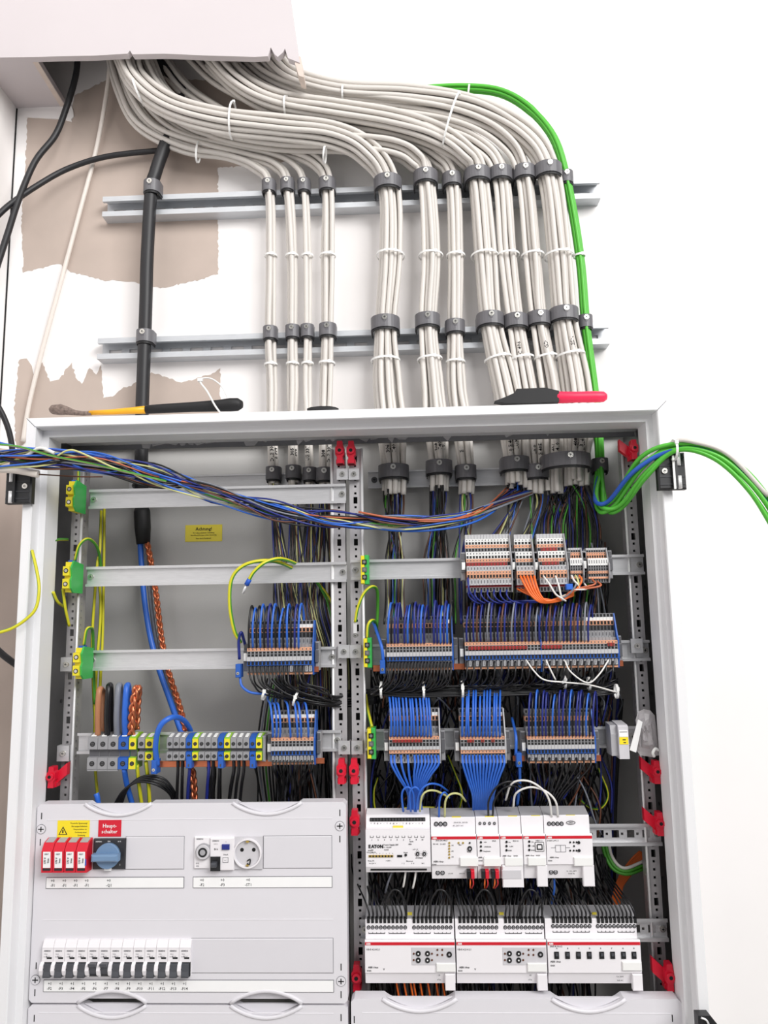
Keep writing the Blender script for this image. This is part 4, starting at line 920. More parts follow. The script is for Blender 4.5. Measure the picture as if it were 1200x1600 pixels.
# green and blue data cables
GP = [(520,170,178),(620,146,176),(730,138,172),(800,152,168),(858,205,165),(884,279,166),(905,400,168),(914,504,166),(926,600,168),(933,660,168),(937,727,166)]
col = ['green_cable', 'blue_cable', 'green_cable', 'green_cable', 'green_cable', 'green_cable']
goff = [(-4.5, 4), (3.8, 5), (-5, -4.2), (4, -4.6), (0, -9), (8, 1)]
path = spline([P(*q) for q in GP], 7); fr = frames(path)
i0 = 7*5; i1 = 7*7
loops = [[(930,775),(938,800),(962,788),(1000,735),(1048,697),(1110,700),(1165,742),(1215,815)],
         [(930,770),(933,786),(952,782),(990,737),(1045,705),(1105,703),(1160,735),(1215,800)],
         [(940,776),(942,790),(965,775),(1000,728),(1050,703),(1110,712),(1165,760),(1215,830)],
         [(942,770),(946,786),(968,764),(1000,716),(1045,695),(1105,698),(1165,735),(1215,795)],
         [(944,772),(952,800),(975,790),(1010,745),(1056,704),(1115,716),(1170,766),(1212,832)],
         [(932,770),(940,792),(968,790),(1010,738),(1060,702),(1120,712),(1172,755),(1215,812)]]
LY = [60, 40, 15, -35, -62, -74, -76, -76]
for k in range(6):
    pts = []
    for i, p in enumerate(path):
        T, U, W = fr[i]; s_ = 1.0 if i < i0-10 else .82; pts.append(p+U*goff[k][0]*s_+W*goff[k][1]*s_)
    lp = [P(q[0], q[1], y-k*1.5+(55 if j == 0 else 0)) for j, (q, y) in enumerate(zip(loops[k], LY))]
    mb = MB(); mb.tube(pts+spline([pts[-1]]+lp, 8)[4:], 3.7, col[k], 9)
    solo(mb, 'data_cable', ('green data cable in the bundle bent out over the right frame' if col[k] == 'green_cable' else 'blue data cable in the bundle bent out over the right frame'), 'cable', 'green data cables' if col[k] == 'green_cable' else 'blue data cables')
cable([(980,760,100),(1008,735,0),(1050,692,-66),(1090,692,-82),(1140,712,-86),(1200,775,-86)], 3.4, 'sheath', 'data_cable', 'grey cable on top of the green bundle at the right frame')
for (px, py, Yb, nm) in ((884, 279, RAILY, 'upper wall rail'), (914, 504, RAILY, 'lower wall rail'), (938, 727, INR, 'rail inside the cabinet')):
    clamp(px, py, 11.5, 'small grey clamp of the green data cables on the %s' % nm, Yb, 'clamps of the green cables')
px_tie(733, 134, 731, 152, 170, 12, 'white cable tie on the green and blue cables')
for seg, nm in ((6, 'between the wall rails'), (8, 'above the cabinet')):
    i = 7*seg+(0 if seg == 6 else 3); T, U, W = fr[i]; ring_tie(path[i], U, W, 11, 11, 'white cable tie on the green cables %s' % nm)
a = P(1053, 703, -66); ring_tie(a, (0, 0, 1), (0, 1, 0), 16, 16, 'white cable tie fixing the green bundle to the right hinge', head=(.6, -1))
mb = MB(); b = P(1053, 735, -60); mb.box(b.x-1.6, b.x+1.6, -61, -59, b.z-30, b.z+24, 'tie_white'); solo(mb, 'cable_tie', 'loose white tie tail hanging below the green bundle at the hinge', 'cable tie')

# ---------------------------------------------------------------- tools lying on the cabinet
def lying(pts, Y, radii, mk, ry=1.0, n=12): 
    mb = MB(); mb.tube([P(x, y, Y) for x, y in pts], radii, mk, n, ry=ry); return mb
Yt = -14
c = P(230, 640, Yt); t = thing('hammer', 'hammer with yellow and black handle and worn grey head on the cabinet top', 'hammer', (c.x, Yt, ZT))
mb = lying([(78,641),(82,640),(95,640),(106,642),(118,645),(130,646),(143,645.5)], Yt, [4, 8, 9.5, 7, 4.5, 4, 4], 'tool_rust'); part(mb, 'head', t)
mb = lying([(140,645),(170,644),(200,642),(232,640)], Yt, [4, 4.5, 5.5, 7], 'tool_yellow'); part(mb, 'shaft', t)
mb = lying([(228,640),(260,638),(300,636),(340,634),(360,632.5),(372,632),(379,632)], Yt, [7.5, 8, 8.6, 10, 11.5, 11, 6], 'rubber'); part(mb, 'grip', t)
mb = MB(); mb.tube(spline([P(344,645,-34), P(335,632,-32), P(324,612,-28), P(312,594,-20), P(328,591,-12), P(345,602,-8), P(354,618,-6), P(356,625,-6)], 8), 1.6, 'tie_white', 6, ry=.7); c = P(313, 594, -20); mb.box(c.x-4, c.x+4, -24, -17, c.z-2.5, c.z+2.5, 'tie_white')
solo(mb, 'cable_tie', 'loose looped white cable tie lying over the hammer grip', 'cable tie')
c = P(860, 620, Yt); t = thing('stripping_tool', 'cable stripping pliers with black jaws and pink-red handle on the cabinet top', 'pliers', (c.x, Yt, ZT))
mb = MB(); ol = [(772,629),(790,622),(803,616),(806,610),(850,608),(872,613),(872,630),(830,632),(790,632)]
q = [(P(x, y, Yt).x, max(ZT+.5, P(x, y, Yt).z)) for x, y in ol]; mb.prism(q, 'y', Yt-9, Yt+9, 'rubber'); part(mb, 'jaws', t)
mb = MB(); mb.tube([P(x, y, Yt) for x, y in ((866,621),(872,621),(900,620.5),(930,620),(943,620),(948,620))], [8, 10.2, 9.4, 9.6, 9, 5], 'tool_pink', 14); part(mb, 'handle', t)
c = P(504, 640, -10); mb = MB(); mb.tube([P(x, 640, -10) for x in (480, 486, 500, 515, 524, 529)], [2, 4.5, 6, 6, 4.5, 2], 'rubber', 12); 
solo(mb, 'black_tool_end', 'flat black rounded tool end lying on the cabinet top', 'tool')

# ---------------------------------------------------------------- red latches
def latch(px, py, label, sx=0, h=40, w=16, Y=RY-2):
    c = P(px, py, Y); t = thing('latch', label, 'latch', (c.x, Y, c.z-h/2), 'red plastic cover latches'); x, z = c.x, c.z
    mb = MB(); mb.prism([(x-w*.28, z+h*.5), (x+w*.3, z+h*.5), (x+w*.34, z+h*.3), (x+w*.5, z+h*.2), (x+w*.5, z-h*.12), (x+w*.32, z-h*.2), (x+w*.34, z-h*.5), (x-w*.34, z-h*.5), (x-w*.3, z-h*.22), (x-w*.5, z-h*.1), (x-w*.5, z+h*.2), (x-w*.32, z+h*.28)], 'y', Y-16, Y, 'latch_red'); part(mb, 'body', t)
    mb = MB(); mb.cyl((x, z+h*.05), w*.42, 'y', Y-21, Y-14, 'latch_red', 14); mb.cyl((x, z+h*.05), w*.2, 'y', Y-21.4, Y-18, 'black_gap', 10); part(mb, 'knob', t)
    mb = MB(); mb.box(x-w*.45, x+w*.45, Y-8, Y+8, z-h*.5, z-h*.3, 'latch_red')
    if sx: mb.prism([(x, z-h*.45), (x, z+h*.1), (x-sx*w*1.5, z+h*.62), (x-sx*w*1.5, z+h*.05)], 'y', Y-2, Y+9, 'latch_red')
    part(mb, 'arm', t)
for a in ((532, 709, 'left one of the two red latches at the top of the centre posts'), (549.5, 709, 'right one of the two red latches at the top of the centre posts'),
          (534.5, 1203, 'left one of the two red latches low on the centre posts'), (554, 1203, 'right one of the two red latches low on the centre posts'),
          (555, 1282, 'red latch beside the white control relay'), (558, 1522, 'red latch left of the lower bus modules')): latch(*a)
latch(86, 1212, 'red latch on the left cabinet post', -1, 34, 14, 45)
latch(987, 705, 'red latch at the top of the right post', 1, 34, 14, 45); latch(1022, 1204, 'red latch under the clear plastic bag', 1, 36, 14, 45)
latch(1027, 1284, 'red latch beside the right end of the upper slotted rail', 1, 36, 14, 45); latch(1042, 1521, 'red latch at the lower right post', 1, 40, 15, 42)
# ---------------------------------------------------------------- spring terminal strips
def slice_mesh(name, w, xm, bands, zref):
    mb = MB(); h = w/2-.18
    for (y0, y1, Y, mk, hole) in bands:
        a, b = P(xm, y0, Y).z-zref, P(xm, y1, Y).z-zref
        mb.box(-h, h, Y, 58, b, a, mk)
        hh = a-b; hx = min(w*.32, 2.2)
        if hole == 1: mb.box(-hx, hx, Y-.25, Y+1, b+hh*.12, a-hh*.12, 'term_hole')
        elif hole == 2:
            mb.box(-hx, hx, Y-.25, Y+1, b+hh*.56, a-hh*.06, 'term_hole'); mb.box(-hx, hx, Y-.25, Y+1, b+hh*.06, a-hh*.54, 'term_hole')
        elif hole == 3: mb.box(-hx*.45, hx*.45, Y-.25, Y+1, b+hh*.25, a-hh*.25, 'term_dark')
        elif hole == 4: mb.box(-hx, hx, Y-.4, Y+1, b+hh*.08, a-hh*.08, 'term_light'); mb.box(-hx*.3, hx*.3, Y-.6, Y+1, b+hh*.2, a-hh*.2, 'term_dark')
    return mb.mesh(name, Vector((0, 0, 0)))
def bandN(o, k=1.0):
    return [(o-42*k, o-36*k, 40, 'term_grey', 1), (o-36*k, o-31*k, 39, 'term_white', 0), (o-31*k, o-24*k, 38, 'term_orange', 1), (o-24*k, o-15*k, 39, 'term_dark', 1), (o-15*k, o-5*k, 34, 'term_grey', 3), (o-5*k, o, 28, 'term_grey', 0),
            (o, o+5, 20, 'term_orange', 3), (o+5, o+14, 20, 'term_grey', 2), (o+14, o+20.5, 18, 'term_light', 0), (o+20.5, o+27.5, 20, 'term_blue', 1), (o+27.5, o+38.5, 23, 'term_dark', 4), (o+38.5, o+42, 25, 'term_orange', 0)]
def bandQ(o):
    return bandN(o, 1.05)[:6]+[(o, o+4.5, 20, 'term_orange', 3), (o+4.5, o+9, 20, 'term_grey', 1), (o+9, o+15.5, 20, 'term_grey', 1), (o+15.5, o+20.5, 18, 'term_light', 0), (o+20.5, o+26, 20, 'term_orange', 3), (o+26, o+32, 23, 'term_grey', 1), (o+32, o+41, 26, 'term_light', 3)]
def bandP(o):
    return [(o, o+7, 42, 'term_light', 0), (o+7, o+11, 40, 'term_white', 3), (o+11, o+16, 40, 'term_white', 1), (o+16, o+21, 40, 'term_orange', 3), (o+21, o+27, 40, 'term_grey', 1), (o+27, o+32.5, 30, 'term_white', 3), (o+32.5, o+38, 30, 'term_white', 1), (o+38, o+43, 30, 'term_orange', 3), (o+43, o+49, 30, 'term_grey', 1),
            (o+49, o+57, 21, 'term_light', 3), (o+57, o+62, 21, 'term_orange', 3), (o+62, o+68.5, 21, 'term_orange', 1), (o+68.5, o+79, 22, 'term_light', 3), (o+79, o+82.5, 28, 'jumper_red', 0), (o+82.5, o+90, 28, 'term_grey', 1)]
def bandS(o):
    return [(o, o+3, 36, 'term_light', 0), (o+3, o+7, 36, 'term_grey', 1), (o+7, o+11, 36, 'term_orange', 3), (o+11, o+16, 34, 'term_orange', 1), (o+16, o+27, 24, 'term_white', 3), (o+27, o+36, 24, 'term_grey', 2), (o+36, o+40, 24, 'term_orange', 3), (o+40, o+45, 26, 'term_grey', 1), (o+45, o+48, 26, 'term_orange', 0), (o+48, o+54, 28, 'term_grey', 1)]
STRIPS = {}
def strip(key, label, xl, xr, n, bands, pyref, ends=True, plate='term_grey', jump=(), mark=True, bare=0):
    xm = (xl+xr)/2; Yr = 22
    a, b = P(xl, pyref, Yr).x, P(xr, pyref, Yr).x; w = (b-a)/n
    ztop, zbot = P(xm, bands[0][0], bands[0][2]).z, P(xm, bands[-1][1], bands[-1][2]).z
    t = thing('terminal_strip', label, 'terminal strip', ((a+b)/2, 58, zbot), 'spring terminal strips')
    me = slice_mesh('terminal', w, xm, bands, zbot); xs = []
    me2 = slice_mesh('terminal', w, xm, [(q[0], q[1], q[2], 'term_dark' if q[3] == 'term_white' else q[3], q[4]) for q in bands], zbot) if bare else me
    for i in range(n):                           # only the open right end carries white marker tags
        x = a+w*(i+.5); xs.append(x); inst(me2 if i < bare else me, 'terminal', (x, 0, zbot), t)
    mb = MB(); mb.prism([(58, ztop), (bands[0][2]-1, ztop), (24, ztop-(ztop-zbot)*.42), (19, ztop-(ztop-zbot)*.5), (20, ztop-(ztop-zbot)*.8), (26, zbot-1), (58, zbot-1)], 'x', b+.1, b+2.2, plate); part(mb, 'end_plate', t)
    zr = P(xm, pyref, 30).z
    if ends:
        for sx, x in ((-1, a-1), (1, b+3)):
            mb = MB(); xa, xb_ = (x-8, x) if sx < 0 else (x, x+7)
            mb.cbox(xa, xb_, 34, 58, zr-24, zr+24, 1.5, 'term_grey'); mb.box(xa+.6, xb_-.6, 30, 36, zr-10, zr+10, 'term_dark'); mb.box(xa+1, xb_-1, 33, 35, zr+12, zr+22, 'term_dark')
            o = part(mb, 'end_bracket', t)
            if mark and sx < 0:
                mb = MB(); mb.cbox(xa+1.2, xb_-.8, 28, 32, zr-6.5, zr+6.5, .5, 'term_white'); part(mb, 'marker', o)
    for (i0, i1, y0, y1, Y) in jump:
        mb = MB(); z1_, z0_ = P(xm, y0, Y).z, P(xm, y1, Y).z; mb.box(a+w*i0+.4, a+w*i1-.4, Y-2, Y+2, z0_, z1_, 'jumper_red')
        for q in range(i0, i1): mb.box(a+w*q+w*.3, a+w*q+w*.7, Y-2.4, Y, z0_+.6, z1_-.6, 'wire_brown')
        part(mb, 'jumper', t, 'dark red jumper bar')
    STRIPS[key] = (xs, w, a, b, pyref); return t
strip('A', 'widest terminal strip of the top row with long red jumper bar', 729, 798.5, 14, bandP(835), 884, jump=((0, 13, 879, 884, 29),))
strip('B', 'narrow five-way terminal strip with orange wires', 807, 834, 5, bandP(835), 884)
strip('C', 'eight-way terminal strip with two short red jumper bars', 843, 885.5, 8, bandP(834), 884, jump=((1, 6, 855.5, 860.5, 39), (1, 6, 877.5, 882.5, 29)))
strip('D', 'tiny five-way terminal strip with white markers', 891.5, 910.5, 5, bandS(856), 884, mark=True)
strip('E', 'small eight-way terminal strip at the right end of the top row', 919.5, 950.5, 8, bandS(856), 882)
strip('H', 'blue terminal strip with tall wire loops on the left rail', 386.5, 488, 17, bandN(1012), 1026, plate='term_blue', bare=13)
strip('F', 'blue terminal strip right of the centre posts with blue wire loops', 604, 706.5, 20, bandN(1005), 1020, plate='term_blue', bare=19)
strip('G', 'longest blue terminal strip with two red jumper bars', 726.5, 965.5, 44, bandN(1002), 1018, plate='term_blue', bare=36, jump=((1, 18, 1008.5, 1013.5, 19), (22, 28, 1008.5, 1013.5, 19), (41, 43, 1006, 1011, 19)))
strip('I', 'small blue terminal strip at the end of the large grey terminals', 424, 490.5, 12, bandN(1152.5), 1168, plate='term_blue')
strip('J', 'terminal strip with bright blue wires, leftmost of the three on the lower right rail', 608, 686.5, 15, bandQ(1151), 1166, plate='term_light', bare=13, jump=((1, 10, 1155.5, 1159.5, 19),))
strip('K', 'terminal strip with bright blue wires, middle of the three on the lower right rail', 719.5, 789, 13, bandQ(1151), 1166, plate='term_light', bare=12, jump=((2, 4, 1155.5, 1159.5, 19), (6, 7, 1155.5, 1159.5, 19), (9, 10, 1155.5, 1159.5, 19)))
strip('L', 'blue terminal strip with dark wires, rightmost of the three on the lower right rail', 824, 929, 20, bandN(1150), 1166, plate='term_blue', bare=20)
mb = MB(); xq = STRIPS['G'][2]+STRIPS['G'][1]*22; z0_, z1_ = P(845, 1050, 20).z, P(845, 960, 40).z
mb.prism([(50, z1_), (38, z1_), (18.5, z1_-42), (18.5, z0_+25), (22, z0_), (50, z0_)], 'x', xq-.9, xq+.9, 'term_blue'); solo(mb, 'divider_plate', 'thin blue divider plate in the longest terminal strip', 'divider')

# ---------------------------------------------------------------- large screw terminals
def screw_terminal(px0, px1, kind, label, big=False):
    y0, y1, y2, y3 = (1152, 1171, 1184, 1202) if big else (1153, 1169, 1175, 1188)
    xm = (px0+px1)/2; a, b = P(px0, 1170, 26).x+.2, P(px1, 1170, 26).x-.2
    col = {'g': 'term_grey', 'b': 'term_blue', 'y': 'pe_lime'}[kind]; c2 = {'g': 'term_grey', 'b': 'term_blue', 'y': 'pe_yellow'}[kind]
    z0, z1, z2, z3 = (P(xm, y, 26).z for y in (y0, y1, y2, y3)); zt = P(xm, y0-7, 44).z
    t = thing('screw_terminal', label, 'terminal', ((a+b)/2, 58, z3), 'large screw terminals')
    mb = MB(); mb.prism([(58, zt), (42, zt), (27, z0), (25, z0-1), (25, z1), (33, z1-1), (33, z2+1), (25, z2), (25, z3), (58, z3)], 'x', a, b, col)
    mb.box(a+.3, b-.3, 24.6, 26, z1+.5, z0-1.5, c2); mb.box(a+.3, b-.3, 24.6, 26, z3+.5, z2-.5, c2)
    if big and kind == 'g': mb.box(a, b, 26, 30, z3-3, z3, 'term_grey')
    mb.box(a+.5, b-.5, 32.6, 34, z2+1, z1-1, 'term_dark'); part(mb, 'body', t)
    for zc in ((z0+z1)/2-1, (z2+z3)/2):
        mb = MB(); r_ = min((b-a)*.3, 4.2); mb.cyl(((a+b)/2, zc), r_, 'y', 24, 25.5, 'term_hole', 14); mb.cyl(((a+b)/2, zc), r_*.7, 'y', 23.8, 25, 'screw_dark', 10); mb.box((a+b)/2-r_*.6, (a+b)/2+r_*.6, 23.5, 24.2, zc-.4, zc+.4, 'term_hole'); part(mb, 'clamping_screw', t)
    if kind != 'b' or big:
        mb = MB(); zm = (zt+z0)/2; mb.prism([(43, zt+.8), (29, z0+2.2), (28.4, z0+1.2), (42, zt-.5)], 'x', a+(b-a)*.25, b-(b-a)*.25, 'term_white'); part(mb, 'marker', t)
for i, (k, nm) in enumerate((('g', 'leftmost large grey screw terminal under the thick wires'), ('g', 'second large grey screw terminal under the thick wires'), ('g', 'third large grey screw terminal under the thick wires'), ('b', 'large blue screw terminal under the thick wires'))):
    screw_terminal(137+16*i, 153+16*i, k, nm, True)
screw_terminal(201.5, 213, 'y', 'yellow-green screw terminal right of the large blue one', True)
screw_terminal(215.5, 226.5, 'g', 'single small grey screw terminal beside the braid'); screw_terminal(227, 240, 'y', 'single yellow-green screw terminal left of the blue loop')
seq = 'gggbygggbygggby'; x = 260.5; cnt = {'g': 0, 'b': 0, 'y': 0}
for ch in seq:
    wd = 9.7; cnt[ch] += 1
    nm = {'g': 'small grey screw terminal, number %s from the left in the long row', 'b': 'blue screw terminal, %s from the left in the long row', 'y': 'yellow-green screw terminal, %s from the left in the long row'}[ch] % ORD[cnt[ch]-1]
    nm = nm.replace('number ', '')
    screw_terminal(x, x+wd, ch, nm); 
    if ch == 'b':
        a = P(x+1, 1190, 22); b = P(x+wd, 1199, 22); mb = MB(); mb.cbox(a.x, b.x, 18, 40, b.z-1, a.z+8, 1, 'term_blue'); mb.box((a.x+b.x)/2-1, (a.x+b.x)/2+1, 17.5, 19, b.z+2, b.z+6, 'screw_dark'); solo(mb, 'busbar_clamp', 'blue clamp on the copper bar under the %s blue screw terminal' % ORD[cnt['b']-1], 'clamp', 'blue busbar clamps')
    x += wd+.25
a, b = P(x, 1150, 30), P(x+5, 1190, 30); mb = MB(); mb.cbox(a.x, b.x, 28, 58, b.z, a.z, 2, 'term_grey'); solo(mb, 'end_bracket', 'grey end bracket closing the long screw terminal row', 'bracket')
def bar(px0, px1, py0, py1, Y, label):
    a, b = P(px0, py0, Y), P(px1, py1, Y); mb = MB(); mb.cbox(a.x, b.x, Y-1.5, Y+1.5, b.z, a.z, .5, 'copper'); solo(mb, 'busbar', label, 'busbar', 'copper busbars')
bar(246, 426, 1189, 1197, 36, 'long copper bar under the small screw terminals'); bar(490, 507, 1184.5, 1193, 33, 'copper bar end right of the small blue terminal strip'); bar(488, 498, 1041.5, 1050, 33, 'copper bar end right of the looped terminal strip')
bar(583, 600, 1039.5, 1049, 33, 'copper bar end left of the blue clamp at the centre posts'); bar(706, 726, 1037, 1046, 34, 'copper bar piece between the two long terminal strips'); bar(966, 974, 1032, 1041, 33, 'copper bar end at the right of the longest strip'); bar(801, 820, 1181, 1189, 33, 'copper bar end beside the small blue clamp'); bar(930, 939, 1180, 1189, 33, 'copper bar end right of the rightmost lower strip')
for px, py, lb in ((373, 1048, 'small blue clamp hanging left of the looped terminal strip'), (598, 1042, 'small blue clamp right of the centre posts'), (810.5, 1187, 'small blue clamp between the two lower right strips'), (242, 1198, 'small blue clamp under the thick blue loop')):
    c = P(px, py, 24); t = thing('busbar_clamp', lb, 'clamp', (c.x, 40, c.z-10), 'small blue clamps')
    mb = MB(); mb.cbox(c.x-4.4, c.x+4.4, 18, 40, c.z-11, c.z+11, 1, 'term_blue'); part(mb, 'body', t); mb = MB(); screw_geo(mb, c.x, 18, c.z-4, 2.6, 'screw', 1); part(mb, 'screw', t)
# earth terminals: yellow front, green side plate
def earth_terminal(px, py, label, wy=11, h=52, side=True):
    c = P(px, py, 30); t = thing('earth_terminal', label, 'earth terminal', (c.x, 58, c.z-h/2), 'yellow-green earth terminals'); x, z = c.x, c.z
    mb = MB(); 
    pf = [(60, z+h*.42), (22, z+h*.5), (22, z+h*.36), (12, z+h*.34), (12, z+h*.04), (20, z+h*.02), (20, z-h*.05), (12, z-h*.07), (12, z-h*.38), (24, z-h*.4), (24, z-h*.5), (60, z-h*.5)]
    mb.prism(pf, 'x', x-wy/2, x+wy/2, 'pe_yellow'); part(mb, 'body', t)
    mb = MB(); pf2 = [(62, z+h*.46), (24, z+h*.54), (19, z+h*.4), (15, z+h*.3), (19, z+h*.02), (15, z-h*.1), (17, z-h*.38), (26, z-h*.52), (62, z-h*.52)]
    mb.prism(pf2, 'x', x+wy/2, x+wy/2+3, 'pe_green'); part(mb, 'side_plate', t)
    for dz in (.2, -.24):
        mb = MB(); mb.cyl((x, z+h*dz), 4, 'y', 11.4, 14, 'term_hole', 12); mb.cyl((x, z+h*dz), 2.7, 'y', 11, 13, 'screw', 10); part(mb, 'clamping_screw', t)
    mb = MB(); mb.box(x-3, x+4, 26, 44, z+h*.46, z+h*.56, 'blue_label'); part(mb, 'release', t)
earth_terminal(115, 776, 'green and yellow earth terminal at the left end of the top rail'); earth_terminal(110, 902, 'green and yellow earth terminal at the left end of the second rail'); earth_terminal(126, 1036, 'green and yellow earth terminal at the left end of the third rail')
for px, py, lb in ((570, 890, 'yellow-green earth terminal on the upper rail right of the centre posts'), (574.5, 1020, 'yellow-green earth terminal on the middle rail right of the centre posts'), (580.5, 1162, 'yellow-green earth terminal on the lower rail right of the centre posts')):
    c = P(px, py, 34); t = thing('earth_terminal', lb, 'earth terminal', (c.x, 58, c.z-24), 'yellow-green earth terminals')
    mb = MB(); mb.cbox(c.x-7, c.x-.5, 32, 58, c.z-24, c.z+24, 1, 'pe_yellow'); part(mb, 'yellow_half', t); mb = MB(); mb.cbox(c.x-.5, c.x+7, 34, 58, c.z-25, c.z+25, 1, 'pe_green'); part(mb, 'green_half', t)
    for dz, k in ((13, 'term_hole'), (0, 'term_dark'), (-13, 'term_hole')):
        mb = MB(); mb.box(c.x-4.5, c.x+3.5, 31, 34, c.z+dz-4, c.z+dz+4, k); mb.cyl((c.x-.5, c.z+dz), 2.5, 'y', 30.5, 33, 'screw', 10); part(mb, 'clamping_screw', t)
# ---------------------------------------------------------------- single wires
RW = random.Random(11)
STUFF = MB()
TO_STUFF = {'black wires below the strip right of the centre posts', 'black wires below the longest strip', 'horizontal black bundle', 'black wires below the rightmost lower strip', 'black wires below the small left strip', 'dark wires below the lower bus modules', 'wires falling behind the small left strip', 'black wires below the left middle strip', 'short orange wires of the five-way strip', 'black coil at the right'}
TO_STUFF |= {'cores falling from the %s bundle' % ORD[b] for b in (0, 1, 2, 3, 7, 8, 9, 10)}
def wire(cp, mk, label, group, r=1.55, n=6, seg=5, mk2=None, raw=False, name='wire'):
    pts = [Vector(q) if raw else P(*q) for q in cp]
    if group in TO_STUFF: STUFF.tube(spline(pts, seg), r, mk, n, mk2); return None
    mb = MB(); mb.tube(spline(pts, seg), r, mk, n, mk2); return solo(mb, name, label, 'wire', group)
CN = {'wire_blue': 'blue', 'wire_navy': 'dark blue', 'wire_black': 'black', 'wire_brown': 'brown', 'wire_copper': 'reddish brown', 'wire_grey': 'grey', 'wire_white': 'white', 'wire_pale': 'pale yellow', 'wire_green': 'green', 'wire_orange': 'orange', 'wire_red': 'red', 'wire_yellow': 'yellow'}
def px_of(v):
    d = Vector(v)-CAM; z = d.dot(F_); return 600+FPX*d.dot(R_)/z, 800-FPX*d.dot(U_)/z
def loops(key, idx, ys, ytop, cols, dx, what, grp, straight=False):
    xs, w, a, b, pr = STRIPS[key]
    for i in idx:
        x = xs[i]; mk = cols[i % len(cols)]; px = px_of((x, 20, P(600, pr, 20).z))[0]; jt = RW.uniform(-4, 4); jx = RW.uniform(-1.5, 1.5)
        if straight: cp = [(px, ys, 20), (px-dx*.1+jx, ys-22, 10), (px-dx*.5+jx, ys-50, 18), (px-dx+jx, ytop+jt, 45), (px-dx+jx, ytop-6+jt, 80)]
        else: cp = [(px, ys, 20), (px-.5, ys-18, 9), (px+jx*.4, (ys+ytop)/2-6, 8), (px+dx*.25+jx, ytop+8+jt, 14), (px+dx*.55+jx, ytop+jt, 24), (px+dx*.9+jx, ytop+9+jt, 36), (px+dx+jx, ytop+30+jt, 44), (px+dx, ys-14, 52)]
        wire(cp, mk, '%s wire %s' % (CN[mk], what), grp, 1.6 if key in 'GL' else 1.85)
loops('H', range(14), 1012, 947, ['wire_black', 'wire_blue', 'wire_black', 'wire_blue', 'wire_black', 'wire_navy', 'wire_blue'], 8, 'looping over the left middle terminal strip', 'wire loops on the left middle strip')
loops('F', [0,1,2,3,5,6,7,8,9,10,11,14,15,16,17,18,19], 1005, 943, ['wire_blue', 'wire_black', 'wire_navy', 'wire_navy', 'wire_blue', 'wire_navy'], 6, 'looping over the strip right of the centre posts', 'wire loops right of the centre posts')
loops('G', range(36), 1002, 945, ['wire_navy', 'wire_black', 'wire_navy', 'wire_brown', 'wire_navy', 'wire_black', 'wire_grey'], 5.5, 'looping over the longest terminal strip', 'wire loops on the longest strip')
loops('L', range(20), 1150, 1082, ['wire_navy', 'wire_black', 'wire_blue', 'wire_black', 'wire_navy'], 5.5, 'looping over the rightmost lower strip', 'wire loops on the rightmost lower strip')
loops('J', range(13), 1151, 1080, ['wire_blue'], 4, 'running straight down into the leftmost lower right strip', 'blue feeds of the leftmost lower right strip', True)
loops('K', range(12), 1151, 1078, ['wire_blue'], -1, 'running straight down into the middle lower right strip', 'blue feeds of the middle lower right strip', True)
loops('I', [0, 1, 2, 5, 7, 8, 10], 1152, 1096, ['wire_blue'], 8, 'running slanted into the small left strip', 'blue feeds of the small left strip', True)

# cores falling from the stripped cable ends
PAL = ['wire_black', 'wire_blue', 'wire_black', 'wire_brown', 'wire_navy', 'wire_pale', 'wire_black', 'wire_brown', 'wire_black', 'wire_navy', 'wire_grey', 'wire_green']
DROP = {0: (428, 470), 1: (440, 490), 2: (455, 510), 3: (470, 528), 4: (602, 632), 5: (660, 704), 6: (704, 742), 7: (745, 800), 8: (795, 835), 9: (842, 898), 10: (860, 940)}
NW = {0: 15, 1: 14, 2: 12, 3: 15, 4: 16, 5: 14, 6: 8, 7: 10, 8: 8, 9: 18, 10: 26}
for b in range(11):
    es = [e for e in ENDS if e[0] == b]; lo, hi = DROP[b]
    for k in range(NW[b]):
        e = es[k % len(es)][1]; f_ = (k+.5)/NW[b]; xt = lo+(hi-lo)*f_+RW.uniform(-2, 2); yy = RW.uniform(85, 125)
        ex, ey = px_of(e); mk = PAL[(k*5+b*3) % len(PAL)] if 3 < b < 9 else ['wire_black', 'wire_black', 'wire_navy', 'wire_black', 'wire_brown', 'wire_black', 'wire_pale' if b < 4 else 'wire_green'][k % 7]
        end = 975 if b > 3 else 1090
        if b <= 3: cp = [e+Vector((0, 0, 10)), P(ex+(xt-ex)*.15, 800, 160), P(ex+(xt-ex)*.5, 870, 140), P(xt, 950, 115), P(xt+18, 1020, 105), P(xt+22, end, 100)]
        elif b < 9: cp = [e+Vector((0, 0, 10)), P(ex+RW.uniform(-3, 3), ey+25, 158), P(xt, 870, 140), P(xt, 930, 118), P(xt+RW.uniform(-3, 3), end, 85)]
        else: cp = [e+Vector((0, 0, 10)), P(ex+(xt-ex)*.6, ey+24, 158), P(xt, 820, 140), P(xt, 870, 120), P(xt-4, 930, 105), P(xt-12, end, 85)]
        wire(cp, mk, '%s core falling from the %s grey cable bundle' % (CN[mk], ORD[b]), 'cores falling from the %s bundle' % ORD[b], 1.75, raw=True)

